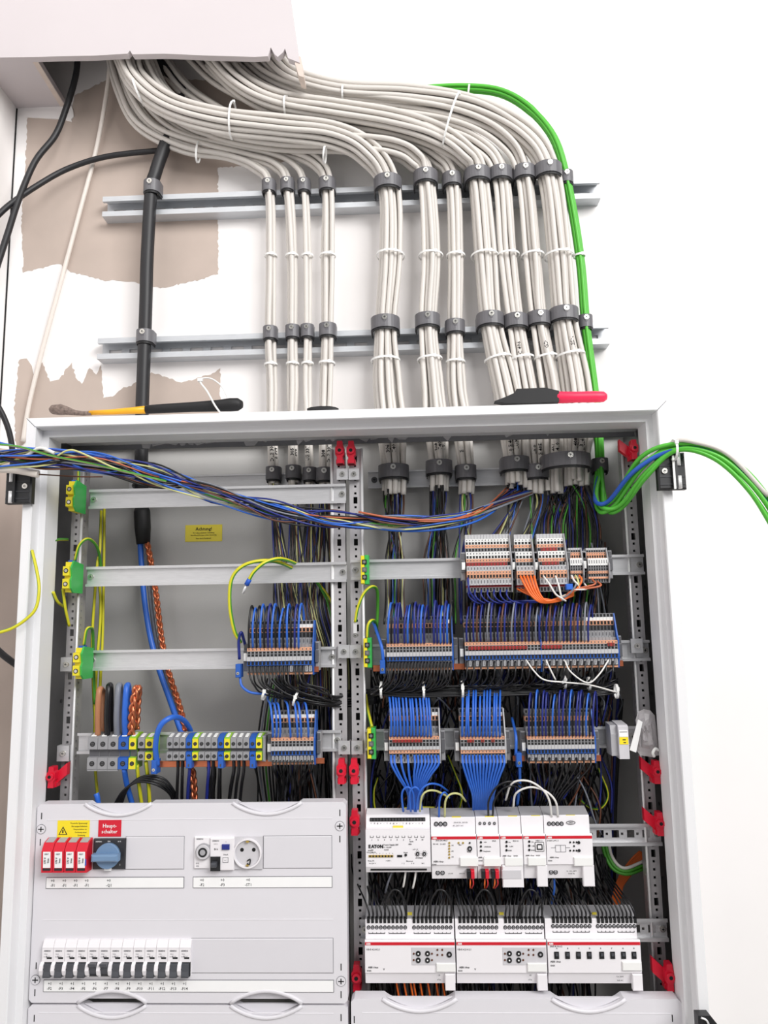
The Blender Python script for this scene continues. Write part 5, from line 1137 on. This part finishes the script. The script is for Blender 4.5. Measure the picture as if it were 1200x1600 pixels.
# black wires leaving the strips downwards
def drops(key, idx, y0, targets, mk, what, grp, r=1.6, Y0=22):
    xs, w, a, b, pr = STRIPS[key]
    for i in idx:
        px = px_of((xs[i], Y0, P(600, y0, Y0).z))[0]
        wire([(px, y0, Y0)]+targets(i, px), mk if isinstance(mk, str) else mk[i % len(mk)], '%s wire %s' % (CN[mk if isinstance(mk, str) else mk[i % len(mk)]], what), grp, r)
drops('H', [0,1,2,3,4,5,6,7,8,9,10,12,13,14], 1040, lambda i, px: [(px+1, 1055, 12), (px+6+RW.uniform(-2, 3), 1070+RW.uniform(-3, 2), 14+RW.uniform(-5, 5)), (px+30+RW.uniform(-4, 6), 1087-i*.7+RW.uniform(-3, 3), 24+RW.uniform(-8, 8)), (500+i*1.5, 1103-i*1.1+RW.uniform(-4, 4), 46+RW.uniform(-9, 9)), (548, 1102-i*1.5+RW.uniform(-4, 4), 86), (590, 1098-i*1.4, 94)], 'wire_black', 'sweeping right below the looped left strip', 'black wires below the left middle strip')
drops('F', range(0, 20, 1), 1034, lambda i, px: [(px, 1052, 12), (px-4, 1066, 16), (px-18+RW.uniform(-3, 3), 1076+RW.uniform(-4, 6), 26), (max(580, px-60), 1082+RW.uniform(-5, 5), 45)], 'wire_black', 'bending into the black bundle below the strip right of the centre posts', 'black wires below the strip right of the centre posts')
drops('G', range(0, 44, 2), 1033, lambda i, px: [(px, 1050, 14), (px-3, 1062, 20), (px-16+RW.uniform(-3, 3), 1073+RW.uniform(-5, 5), 34), (px-52, 1076+RW.uniform(-6, 6), 50)], 'wire_black', 'bending into the black bundle below the longest strip', 'black wires below the longest strip')
for k in range(16):
    dy = RW.uniform(-8, 9); dY = RW.uniform(-12, 12)
    wire([(582+RW.uniform(-4, 6), 1078+dy*.8, 42+dY), (640, 1080+dy, 34+dY), (700, 1079+dy, 36+dY), (780, 1078+dy, 44+dY), (860, 1076+dy, 50+dY), (930, 1078+dy, 52+dY), (965, 1070+dy*1.4, 62+dY)], 'wire_black', 'black wire of the horizontal bundle under the long strips', 'horizontal black bundle', 1.6, seg=6)
for (x, y, rr_, lb) in ((596, 1078, 13, 'white tie loop at the left end of the black bundle'), (662, 1079, 14, 'white cable tie on the black bundle under the blue strip'), (722, 1078, 14, 'white cable tie on the black bundle between the long strips'), (963, 1080, 11, 'white tie loop at the right end of the black bundle'), (882, 1066, 10, 'short white cable tie on the two white wires, left one'), (920, 1068, 10, 'short white cable tie on the two white wires, right one')):
    c = P(x, y, 42); ring_tie(c, (0, 0, 1), (0, 1, 0), rr_, 22 if rr_ > 11 else 10, lb)
for (x, y, lb) in ((414, 1083, 'white cable tie on the black wires below the left strip, left one'), (462, 1092, 'white cable tie on the black wires below the left strip, right one')):
    c = P(x, y, 26); ring_tie(c, (.35, 0, 1), (0, 1, 0), 11, 15, lb)
for cp, lb in (([(822,1031,19),(834,1048,10),(850,1062,8),(880,1066,10),(920,1070,14),(965,1082,30)], 'long white wire arching below the longest strip'), ([(853,1031,19),(860,1046,12),(868,1062,14)], 'short white wire hanging from the longest strip'), ([(882,1031,19),(892,1050,8),(918,1067,6),(936,1054,8),(951,1031,19)], 'white wire jumper hanging as a V under the longest strip')):
    wire(cp, 'wire_white', lb, None, 1.3)
drops('J', [0,1,3,5,7,8,9,10,11,12,13,14], 1180, lambda i, px: [(px+1, 1194, 14), (px+(645-px)*.3, 1212, 18), (px+(648-px)*.72, 1240, 34), (648+(i-7)*1.6, 1268, 60)], 'wire_blue', 'converging below the leftmost lower right strip', 'blue wires below the leftmost lower right strip', 1.9)
drops('K', range(0, 13), 1180, lambda i, px: [(px+1, 1194, 14), (px+(755-px)*.22, 1215, 20), (px+(755-px)*.5, 1243, 34), (755+(i-6)*2.6, 1270, 60)], 'wire_blue', 'converging below the middle lower right strip', 'blue wires below the middle lower right strip', 2.0)
drops('L', range(0, 20, 2), 1184, lambda i, px: [(px, 1198, 14), (px+(856-px)*.3, 1220, 30), (px+(850-px)*.6, 1245, 60), (850+(i-10)*2.2, 1275, 90)], 'wire_black', 'converging below the rightmost lower strip', 'black wires below the rightmost lower strip')
drops('I', range(0, 12), 1188, lambda i, px: [(px, 1200, 20), (px+(456-px)*.3+RW.uniform(-4, 4), 1222, 50), (px+(456-px)*.4+RW.uniform(-8, 8), 1262, 90)], 'wire_black', 'fanning down below the small left strip', 'black wires below the small left strip', 1.4)
drops('A', [0, 2, 4, 6, 8, 10, 12], 922, lambda i, px: [(px, 930, 18), (px+8, 939, 20), (px+24, 943, 26), (812, 939+i*.3, 36), (880, 938, 50)], 'wire_navy', 'running right below the widest top strip', 'dark blue wires below the top row', 1.5, 26)
wire([(731,903,20),(732,915,10),(734,925,12),(745,940,22)], 'wire_navy', 'dark blue wire crossing the corner of the widest top strip', None, 1.7)
for i in range(5): wire([(813+i*5.4, 900, 19), (820+i*4.5, 914, 8), (830+i*3.6, 930, 6), (846+i*2, 939+(4-i)*.5, 8), (872, 939-i, 14), (896, 930-i, 26)], 'wire_orange', 'orange wire from the narrow five-way strip', 'orange wires of the five-way strip', 2.0)
for i in range(4): wire([(808+i*6, 920, 26), (822+i*4, 927, 14), (840, 934+i, 12), (865, 938+i*.6, 16)], 'wire_orange', 'short orange wire from the foot of the five-way strip', 'short orange wires of the five-way strip', 1.6)
wire([(849,900,19),(858,912,8),(868,928,6),(878,935,8),(884,939,14)], 'wire_white', 'white wire from the eight-way strip, left one', None, 1.6); wire([(868,900,19),(873,915,8),(876,928,7),(879,938,12)], 'wire_white', 'white wire from the eight-way strip, right one', None, 1.6)
for i, (mk, p0) in enumerate((('wire_white', (893, 899)), ('wire_pale', (899, 899)), ('wire_orange', (905, 899)), ('wire_copper', (925, 905)), ('wire_white', (913, 912)), ('wire_copper', (933, 908)), ('wire_grey', (896, 905)))):
    wire([(p0[0], p0[1], 22), (p0[0]+4, p0[1]+8, 10), (905-i*2, 918+i, 10), (888-i, 928+i*.8, 14), (872, 934, 18)], mk, '%s wire tangled under the tiny strips' % CN[mk], 'wires tangled under the tiny strips', 1.7)
c = P(889, 917, 14); mb = MB(); mb.cbox(c.x-5.5, c.x+5.5, 8, 20, c.z-5, c.z+5, 1, 'wire_blue'); solo(mb, 'wire_connector', 'small bright blue wire connector under the tiny strips', 'connector')

# ---------------------------------------------------------------- loose harness across the top of the cabinet
HC = ['wire_navy', 'wire_black', 'wire_blue', 'wire_pale', 'wire_grey', 'wire_navy', 'wire_brown', 'wire_black', 'wire_blue', 'wire_pale', 'wire_navy', 'wire_black', 'wire_grey', 'wire_copper', 'wire_navy', 'wire_green', 'wire_black', 'wire_blue', 'wire_brown', 'wire_black', 'wire_grey', 'wire_navy', 'wire_pale', 'wire_blue', 'wire_black', 'wire_brown']
for k, mk in enumerate(HC):
    g = RW.uniform(-1, 1); h = RW.uniform(-1, 1); q = RW.uniform(-1, 1); f_ = k/(len(HC)-1)*2-1
    dst = P(792+(k % 13)*2.5, 760+RW.uniform(0, 8), 165) if k % 2 else P(838+(k % 7)*3, 762, 165)
    cp = [P(-20, 718+g*16, -92+h*9), P(60, 717+f_*15, -84+h*8), P(150, 722+h*17, -62+g*10), P(240, 743+f_*17+q*4, -30+h*9), P(330, 770+g*15, -8+q*8), P(430, 797+f_*13+h*5, 6+g*8), P(520, 811+q*14, 16+h*8), P(610, 816+g*11+f_*3, 28+q*8), P(690, 812+f_*9+2, 50+h*8), P(755, 797+g*7, 95), dst]
    wire(cp, mk, '%s wire of the loose harness hanging across the cabinet' % CN[mk], 'wires of the loose harness', 1.5, seg=7, raw=True)
wire([(-10,690,-95),(40,700,-90),(95,703,-75),(150,712,-55),(250,745,-30),(360,785,0),(470,810,20),(560,822,30),(640,830,40),(720,822,60),(770,800,110),(800,764,160)], 'wire_blue', 'lowest bright blue wire of the loose harness', None, 2.0, seg=7)
wire([(560,800,10),(620,810,20),(700,812,30),(750,800,70),(785,775,140),(795,764,160)], 'wire_copper', 'reddish brown wire sagging at the right end of the harness', None, 1.8)
wire([(90,712,-90),(105,704,-92),(120,705,-90),(150,718,-80),(190,735,-60),(260,752,-40)], 'wire_pale', 'pale yellow wire arching up out of the harness', None, 1.6)
wire([(-10,694,-100),(30,698,-98),(80,712,-90),(150,726,-72),(260,752,-45)], 'wire_green', 'yellow-green wire lying on top of the harness', None, 1.7, mk2='wire_pale')
cable([(-12, 733, -75), (10, 733, -75), (35, 736, -74), (60, 741, -72)], 6.2, 'sheath_white', 'stripped_cable', 'stripped end of a white cable lying on the left hinge')
wire([(58, 741, -72), (90, 743, -40), (130, 745, 0), (160, 745, 30)], 'wire_brown', 'thin brown core from the stripped white cable', None, 1.2)
wire([(10, 712, -84), (40, 712, -88), (62, 700, -92), (85, 708, -90)], 'wire_white', 'short white wire with black print in the harness', None, 3.0)

# ---------------------------------------------------------------- earth wires, braid, heavy cores
def pe(cp, label, r=2.6): return wire(cp, 'wire_yellow', label, None, r, 8, 7, 'wire_green', name='earth_wire')
pe([(158,798,120),(156,860,110),(152,880,100),(148,930,105),(144,1000,110),(146,1080,112),(150,1150,112)], 'yellow-green wire hanging behind the left rails, left one')
pe([(163,795,125),(162,900,122),(160,1000,120),(157,1060,115),(154,1150,110)], 'yellow-green wire hanging behind the left rails, right one')
pe([(155,900,115),(157,960,115),(150,1060,112),(148,1180,110),(154,1260,110)], 'yellow-green wire hanging behind the left rails, middle one')
pe([(117,876,42),(124,852,38),(137,842,46),(150,852,70),(156,872,95),(159,905,112)], 'yellow-green wire arching out of the second earth terminal')
pe([(131,1008,42),(135,985,38),(141,981,45),(145,988,70),(146,1030,95),(148,1100,105)], 'yellow-green wire arching out of the third earth terminal')
pe([(123,756,50),(123,738,50),(124,716,60)], 'yellow wire entering the top earth terminal')
pe([(98,920,30),(102,950,40),(108,978,58)], 'yellow-green wire running to the cable lug on the left post')
pe([(82,846,20),(92,843,40),(106,843,75)], 'short yellow-green wire arching behind the left frame edge')
pe([(83,925,20),(90,940,35),(100,948,58)], 'short yellow wire tucked behind the left frame edge')
pe([(50,860,-36),(57,890,-46),(61,920,-50),(56,950,-54),(40,968,-60),(18,982,-66),(-8,990,-72)], 'yellow-green wire bowing out over the left frame')
pe([(376,1004,30),(366,985,16),(359,945,8),(362,905,4),(380,884,4),(410,876,12),(440,880,40),(470,895,100)], 'yellow-green wire making a wide arch left of the looped strip', 3.2)
o = pe([(388,908,2),(398,892,0),(418,877,6),(445,874,30),(480,892,100),(505,925,120),(522,975,110),(528,1010,105)], 'yellow-green wire with blue ferrule on its free end', 3.0)
mb = MB(); mb.tube([P(390,905,2), P(385,914,3)], 4.2, 'blue_label', 10); part(mb, 'ferrule_collar', o); mb = MB(); mb.tube([P(385,914,3), P(379,927,4)], 2.2, 'steel_bright', 8); part(mb, 'ferrule_pin', o)
pe([(490,905,120),(512,930,118),(530,970,112)], 'yellow-green wire slanting behind the looped strip', 2.4)
o = pe([(555,972,52),(559,950,48),(568,928,46),(580,917,52),(589,922,75),(590,950,95),(588,990,100)], 'yellow wire arching from a lug on the centre-right post', 2.8); mb = MB(); c = P(555, 980, 54); mb.box(c.x-3, c.x+3, 52, 55, c.z-10, c.z+12, 'steel_bright'); screw_geo(mb, c.x, 53, c.z-14, 4.2); part(mb, 'cable_lug', o)
pe([(574,996,38),(575,978,34),(580,970,38),(586,972,60),(590,990,90)], 'yellow wire entering the middle earth terminal by the centre posts', 2.8)
pe([(571,1085,80),(575,1110,70),(581,1136,44)], 'yellow wire entering the lower earth terminal by the centre posts', 2.8)
wire([(583,972,70),(588,985,40),(596,1010,22),(599,1034,24)], 'wire_blue', 'thick blue wire bending into the small blue clamp by the centre posts', None, 2.8)
wire([(374,1030,30),(373,1000,22),(377,988,22),(381,1000,30),(384,1012,40)], 'wire_navy', 'dark blue wire bent over the small clamp left of the looped strip', None, 2.6)
wire([(375,1058,24),(378,1072,20),(392,1082,20),(415,1084,26)], 'wire_blue', 'blue wire curling under the small clamp left of the looped strip', None, 2.2)
wire([(806,1180,24),(806,1150,26),(800,1122,60)], 'wire_blue', 'blue wire entering the small clamp between the lower strips', None, 2.4); wire([(812,1196,24),(812,1225,40),(808,1260,70)], 'wire_blue', 'blue wire leaving the small clamp between the lower strips', None, 2.4)
o = wire([(219,846,172),(221,880,172),(226,940,168),(236,1000,160),(250,1050,150),(266,1095,130),(280,1135,110),(286,1150,100)], 'wire_blue', 'thick blue core from the black supply cable', None, 5.4, 10, 8, name='core')
wire([(226,846,174),(230,880,174),(238,960,174),(246,1010,170),(262,1070,160),(284,1140,130)], 'wire_grey', 'thick grey core behind the blue core of the supply cable', None, 4.2, 8, 8, name='core')
wire([(246,1196,28),(243,1165,14),(250,1135,8),(268,1121,18),(285,1124,50),(297,1140,80),(300,1160,95)], 'wire_blue', 'thick blue wire looping over the left end of the long terminal row', None, 4.6, 10, 8, name='core')
def braid(cp, R, r, label, seg=10, turns=.55):
    path = spline([P(*q) for q in cp], seg); fr = frames(path); t = thing('copper_braid', label, 'braid', path[-1])
    L = 0; ph = [0]
    for i in range(1, len(path)): L += (path[i]-path[i-1]).length; ph.append(L)
    for k in range(3):
        pts = []; n_ = int(L/2.2)
        for q in range(n_+1):
            s_ = L*q/n_; i = max(j for j in range(len(ph)) if ph[j] <= s_+1e-6); i = min(i, len(path)-2); f_ = (s_-ph[i])/(ph[i+1]-ph[i])
            p = path[i].lerp(path[i+1], f_); T, U, W = fr[i]; a = s_*turns/R+k*2*math.pi/3
            pts.append(p+U*(R*math.sin(a))+W*(R*.55*math.sin(2*a)))
        mb = MB(); mb.tube(pts, r, 'copper', 6); part(mb, 'strand', t)
braid([(230,848,164),(238,890,162),(244,930,160),(250,980,158),(258,1030,150),(268,1065,140),(281,1105,122),(290,1142,105)], 3.6, 2.6, 'twisted bare copper braid from the black supply cable')
braid([(205,1148,34),(207,1110,22),(212,1080,22),(216,1075,34),(215,1090,50),(212,1140,60)], 4.2, 3.0, 'twisted copper braid standing up behind the screw terminals')
braid([(300,1200,70),(303,1225,75),(304,1262,80)], 3.6, 2.6, 'twisted copper braid below the long terminal row')
for px, mk, lb in ((153, 'wire_orange', None), (168, 'wire_black', 'thick black wire bent over behind the large grey terminals'), (183, 'wire_grey', 'thick grey wire bent over behind the large grey terminals'), (196, 'wire_blue', 'thick blue wire bent over behind the large blue terminal')):
    if mk == 'wire_orange': mk = 'core_brown'; lb = 'thick brown wire bent over behind the leftmost large terminal'
    wire([(px, 1150, 36), (px-1, 1120, 24), (px+1-(px < 160)*1, 1082, 22), (px+3, 1071, 32), (px+5, 1080, 52), (px+5, 1150, 64)] if px > 160 else [(px, 1150, 36), (px, 1110, 26), (px+2, 1080, 26), (px+6, 1078, 40), (px+9, 1092, 54), (px+9, 1150, 64)], mk, lb, None, 5.0, 10, 7, name='core')
for k in range(4):
    wire([(176+k*4, 1262, 50), (192+k*3, 1236-k*2, 40), (216+k*3, 1222-k*3, 36), (244+k*4, 1226-k*3, 44), (266+k*3, 1242, 60), (272+k*3, 1265, 70)], 'wire_black', 'black wire coiled below the large screw terminals', 'black coil below the large terminals', 2.0, 7, 6)
wire([(194,1200,30),(198,1225,50),(208,1262,70)], 'wire_blue', 'thick blue wire leaving the large blue terminal', None, 4.6, 9); pe([(214,1195,34),(217,1225,50),(222,1262,66)], 'yellow-green wire below the screw terminals, left one', 3.2); pe([(228,1190,34),(232,1225,50),(234,1262,66)], 'yellow-green wire below the screw terminals, right one', 3.2)
wire([(150,1240,40),(152,1246,40),(154,1262,42)], 'wire_blue', 'blue wire end peeping over the cover plate', None, 4.6, 9)
for i, (x0, x1) in enumerate(((278, 276), (285, 284), (296, 292), (326, 322), (333, 331), (343, 341), (365, 356), (373, 366), (381, 374))):
    wire([(x0, 1186, 34), (x0, 1204, 34), ((x0+x1)/2, 1228, 50), (x1, 1264, 66)], 'wire_black' if i not in (2, 3) else 'wire_navy', 'dark wire leaving the long screw terminal row downwards', 'wires below the long screw terminal row', 2.6, 8)
for k in range(7):
    x = 404+k*4; mk = ['wire_black', 'wire_grey', 'wire_black', 'wire_green', 'wire_black'][k % 5]
    wire([(x+14, 1060, 90), (x+8, 1090, 96), (x+2, 1130, 100), (x-4+k, 1190, 104), (x+6, 1262, 110)], mk, '%s wire falling behind the small left strip' % CN[mk], 'wires falling behind the small left strip', 1.7)

# ---------------------------------------------------------------- wires at the bus modules
fp = [576+6.35*i for i in range(10)]+[647+6.35*i for i in range(10)]; allp = fp+[q+142.5 for q in fp]+[864+6.35*i for i in range(10)]+[934+6.35*i for i in range(10)]
for i, px in enumerate(allp):
    dv = -14+RW.uniform(-6, 6) if (i//10) % 2 == 0 else 10+RW.uniform(-8, 8)
    if i >= 40: dv = -22+RW.uniform(-5, 5)-(i-40)*.4
    wire([(px, 1436, 34), (px+.5, 1426, 28), (px+dv*.3, 1408, 36), (px+dv*.8, 1388, 60), (px+dv*1.4, 1362, 100), (px+dv*1.5, 1335, 120)], 'wire_black', 'black wire entering the top of the lower bus modules', 'black wires into the lower bus modules', 1.4)
for i, (xa, xb_) in enumerate(((601, 634), (671, 705), (740, 773), (812, 846))):
    wire([(xa, 1436, 33), (xa+2, 1410, 22), (xa+10, 1394, 18), ((xa+xb_)/2, 1390, 18), (xb_-8, 1395, 18), (xb_, 1412, 22), (xb_+1, 1436, 33)], 'wire_black', 'black jumper loop on the lower bus modules, %s from the left' % ORD[i], 'black jumper loops', 1.6)
for i, px in enumerate([582+k*7 for k in range(6)]+[716+k*6 for k in range(8)]):
    wire([(px, 1520, 40), (px+2, 1545, 44), (px+6, 1575, 50)], 'wire_black', 'dark wire below the lower bus modules', 'dark wires below the lower bus modules', 1.5)
for i, px in enumerate((618, 630, 640, 645, 655, 667, 680, 690)):
    wire([(px, 1520, 36), (px+3, 1545, 38), (px+9, 1578, 44)], 'wire_orange', 'orange wire hanging below the leftmost lower bus module', 'orange wires below the lower bus modules', 1.5)
for cp, mk, lb in (([(630,1268,32),(628,1240,20),(636,1230,18),(645,1238,20),(648,1268,32)], 'wire_blue', 'blue wire loop on the control relay, left one'), ([(642,1268,32),(640,1240,18),(648,1230,16),(656,1238,20),(657,1262,40)], 'wire_blue', 'blue wire loop on the control relay, right one'),
        ([(656,1268,32),(659,1245,20),(668,1236,20),(682,1236,30),(700,1245,60)], 'wire_pale', 'pale yellow wire arching from the control relay'), ([(650,1268,32),(655,1240,18),(668,1226,16),(685,1226,30),(700,1236,60)], 'wire_blue', 'blue wire arching over the pale yellow one'),
        ([(686,1276,32),(687,1250,20),(694,1238,18),(702,1246,40)], 'wire_blue', 'blue wire entering the bus power supply'), ([(695,1276,32),(696,1252,18),(704,1241,16),(718,1241,20),(728,1252,50)], 'wire_pale', 'pale yellow wire entering the bus power supply'),
        ([(763,1274,32),(764,1250,20),(778,1228,16),(800,1221,20),(822,1232,40)], 'wire_black', 'black wire arching to the narrow coupler module, left one'), ([(770,1274,32),(772,1252,22),(786,1232,20),(806,1228,26),(818,1240,50)], 'wire_black', 'black wire arching to the narrow coupler module, right one'),
        ([(862,1276,30),(858,1250,18),(846,1232,14),(824,1220,14),(800,1224,20),(790,1250,40)], 'wire_white', 'white wire arching over the room controller, upper one'), ([(872,1276,30),(868,1252,18),(852,1236,16),(828,1230,16),(806,1240,22),(802,1262,40)], 'wire_white', 'white wire arching over the room controller, lower one'),
        ([(634,1362,30),(632,1375,30),(630,1386,34)], 'wire_white', 'white wire below the control relay, left one'), ([(650,1362,30),(648,1375,30),(645,1388,34)], 'wire_white', 'white wire below the control relay, right one'), ([(866,1374,34),(866,1390,40),(862,1412,60)], 'wire_blue', 'blue wire below the room controller module'), ([(612,1364,40),(606,1380,44),(602,1395,60)], 'wire_grey', 'grey wire below the control relay')):
    wire(cp, mk, lb, None, 1.7)
for k in range(2): c = P(871+k*5-10, 1276, 30)
# orange and green cables at the lower right
for k in range(7):
    wire([(1000+k*2, 1330+k*1, 150), (985+k*1.5, 1345+k*2, 148), (968+k, 1370+k*2, 145), (958+k*2, 1400, 142), (950+k*2, 1440, 140)], 'wire_orange', 'orange wire behind the right end of the slotted rails', 'orange wires behind the right post', 2.0)
for k, mk in enumerate(('wire_green', 'wire_green', 'sheath')):
    wire([(940+k*5, 1310, 130), (945+k*5, 1335, 120), (958+k*4, 1358-k*3, 112), (980, 1366-k*5, 112), (1005, 1358-k*6, 120)], mk, ('dark green cable curling under the upper slotted rail' if k < 2 else 'pale cable curling under the upper slotted rail'), 'green cables under the slotted rail' if k < 2 else None, 2.8, 8)
for k in range(3): wire([(966+k*3, 1092, 160), (962+k*3, 1150, 150), (958+k*2, 1260, 160), (956+k*2, 1400, 170)], 'wire_black' if k else 'wire_navy', 'dark cable hanging at the right side behind the terminal rows', 'dark cables at the right side', 2.8)
wire([(968,1085,80),(972,1100,120),(962,1130,160),(958,1180,170)], 'wire_grey', 'thin grey cable tie tail hanging right of the long strip', None, 1.2)
# dark tangle nobody could count, behind strips and modules
RT = random.Random(5)
def tangle(x0, x1, y0, y1, n, Y0, Y1, cols, sag):
    """long soft curves: start at the top of the region, sway and leave at the bottom"""
    for _ in range(n):
        xa = RT.uniform(x0, x1); H = (y1-y0); ya = y0-(RT.uniform(0, .2)*H if sag > .15 else 0); yb = y1+RT.uniform(0, .2)*H; Y = RT.uniform(Y0, Y1); dx = RT.uniform(-1, 1)*H*.45*sag; am = RT.uniform(-1, 1)*10*sag
        cp = [P(min(x1, max(x0, xa+dx*(t_-.5)+am*math.sin(t_*5.0+xa))), ya+(yb-ya)*t_, Y+8*math.sin(t_*3+xa)) for t_ in (0, .2, .4, .6, .8, 1)]
        STUFF.tube(spline(cp, 4), 1.6, RT.choice(cols), 5)
dk = ['wire_black']*7+['wire_navy', 'wire_brown', 'wire_grey']
tangle(580, 955, 1062, 1250, 150, 95, 185, dk, 1.0); tangle(585, 950, 1215, 1300, 120, 90, 190, dk, 1.3); tangle(580, 960, 1330, 1440, 150, 95, 195, dk, .8); tangle(726, 950, 870, 1010, 80, 95, 170, dk, .5); tangle(575, 930, 1500, 1600, 110, 70, 195, dk, .6)
tangle(432, 522, 1060, 1262, 60, 85, 180, dk, .5); tangle(606, 626, 764, 1020, 10, 120, 165, dk, .1); tangle(672, 700, 758, 1020, 12, 120, 165, dk, .1); tangle(290, 410, 1200, 1275, 10, 90, 160, dk, .4); tangle(585, 960, 1055, 1105, 60, 70, 130, dk, 1.5)
solo(STUFF, 'wire_tangle', 'mass of thin dark wires behind and below the terminal strips and modules', 'wires', kind='stuff')
for cp, lb in (([(590,1215,110),(584,1240,100),(592,1270,100),(640,1262,90),(690,1262,100)], 'dull yellow-green wire loop behind the control relay, left one'), ([(700,1180,100),(712,1210,90),(722,1240,90),(716,1270,100)], 'dull yellow-green wire hanging between the lower strips'), ([(935,1200,110),(950,1240,110),(940,1262,110),(922,1262,120),(905,1248,130)], 'dull yellow-green wire loop right of the room controller')):
    pe(cp, lb, 1.7)
for k in range(3): wire([(925+k*3, 1196, 70), (940-k*4, 1222, 60), (930-k*5, 1244-k*3, 60), (908-k*3, 1246, 70), (900, 1236, 90)], 'wire_black', 'black wire coil right of the rightmost lower strip', 'black coil at the right', 2.0)

# ---------------------------------------------------------------- labels, bag
x0, x1, z0, z1 = rect(289.5, 820, 347, 846, 201); mb = MB(); mb.box(x0, x1, 200.8, 202.2, z0, z1, 'label_yellow'); t = thing('warning_label', 'yellow warning label on the cabinet back panel', 'label', ((x0+x1)/2, 202, z0)); part(mb, 'plate', t)
mb = MB(); xm = (x0+x1)/2; mb.text('Achtung!', 9, (xm, 200.5, z1-11), 'print_black', bold=.02); mb.text('Vor abgeschalteter Zuleitung', 3.6, (xm, 200.5, z1-17), 'print_black', bold=.012); mb.text('Anschlussleitungen unter Spannung', 3.6, (xm, 200.5, z1-21.5), 'print_black', bold=.012); mb.text('Nur durch Fachkraft', 3.6, (xm, 200.5, z1-28), 'print_black', bold=.012); part(mb, 'lettering', t)
# crumpled clear plastic bag hooked on the right post
t = thing('plastic_bag', 'crumpled clear plastic bag with white strip hanging on the right post', 'bag', P(1005, 1180, 30))
ol = [(997,1112),(1006,1108),(1016,1110),(1023,1118),(1026,1140),(1028,1165),(1030,1180),(1018,1183),(1000,1180),(994,1172),(995,1145),(993,1125)]
rb = random.Random(2); cx, cy = 1010, 1146; vs = []; fs = []; RI = 6; n = len(ol)
for side in (0, 1):
    for i in range(RI):
        f_ = (i+1)/RI
        for (x, y) in ol:
            d = (1-f_**2)*16*(1 if side else -1)+rb.uniform(-4, 4)*(1 if i < RI-1 else 0)
            vs.append(P(cx+(x-cx)*f_, cy+(y-cy)*f_, 34+d))
for side in (0, 1):
    for i in range(RI-1):
        for j in range(n):
            a = side*RI*n+i*n+j; b = side*RI*n+i*n+(j+1) % n; fs.append([a, b, b+n, a+n])
    fs.append([side*RI*n+j for j in range(n)])
mb = MB(); mb.add(vs, fs, 'plastic_clear'); part(mb, 'film', t)
mb = MB(); q = [P(997,1124,16), P(1004,1128,14), P(994,1176,18), P(984,1172,20)]; mb.add(q+[v+Vector((0, 1.2, 0)) for v in q], [(0,1,2,3), (7,6,5,4), (0,4,5,1), (1,5,6,2), (2,6,7,3), (3,7,4,0)], 'paper_white'); part(mb, 'strip', t)
mb = MB(); mb.tube(spline([P(1022,1182,20), P(1020,1176,16), P(1024,1170,18), P(1028,1172,24)], 5), 2.4, 'tie_white', 7); part(mb, 'hook', t)
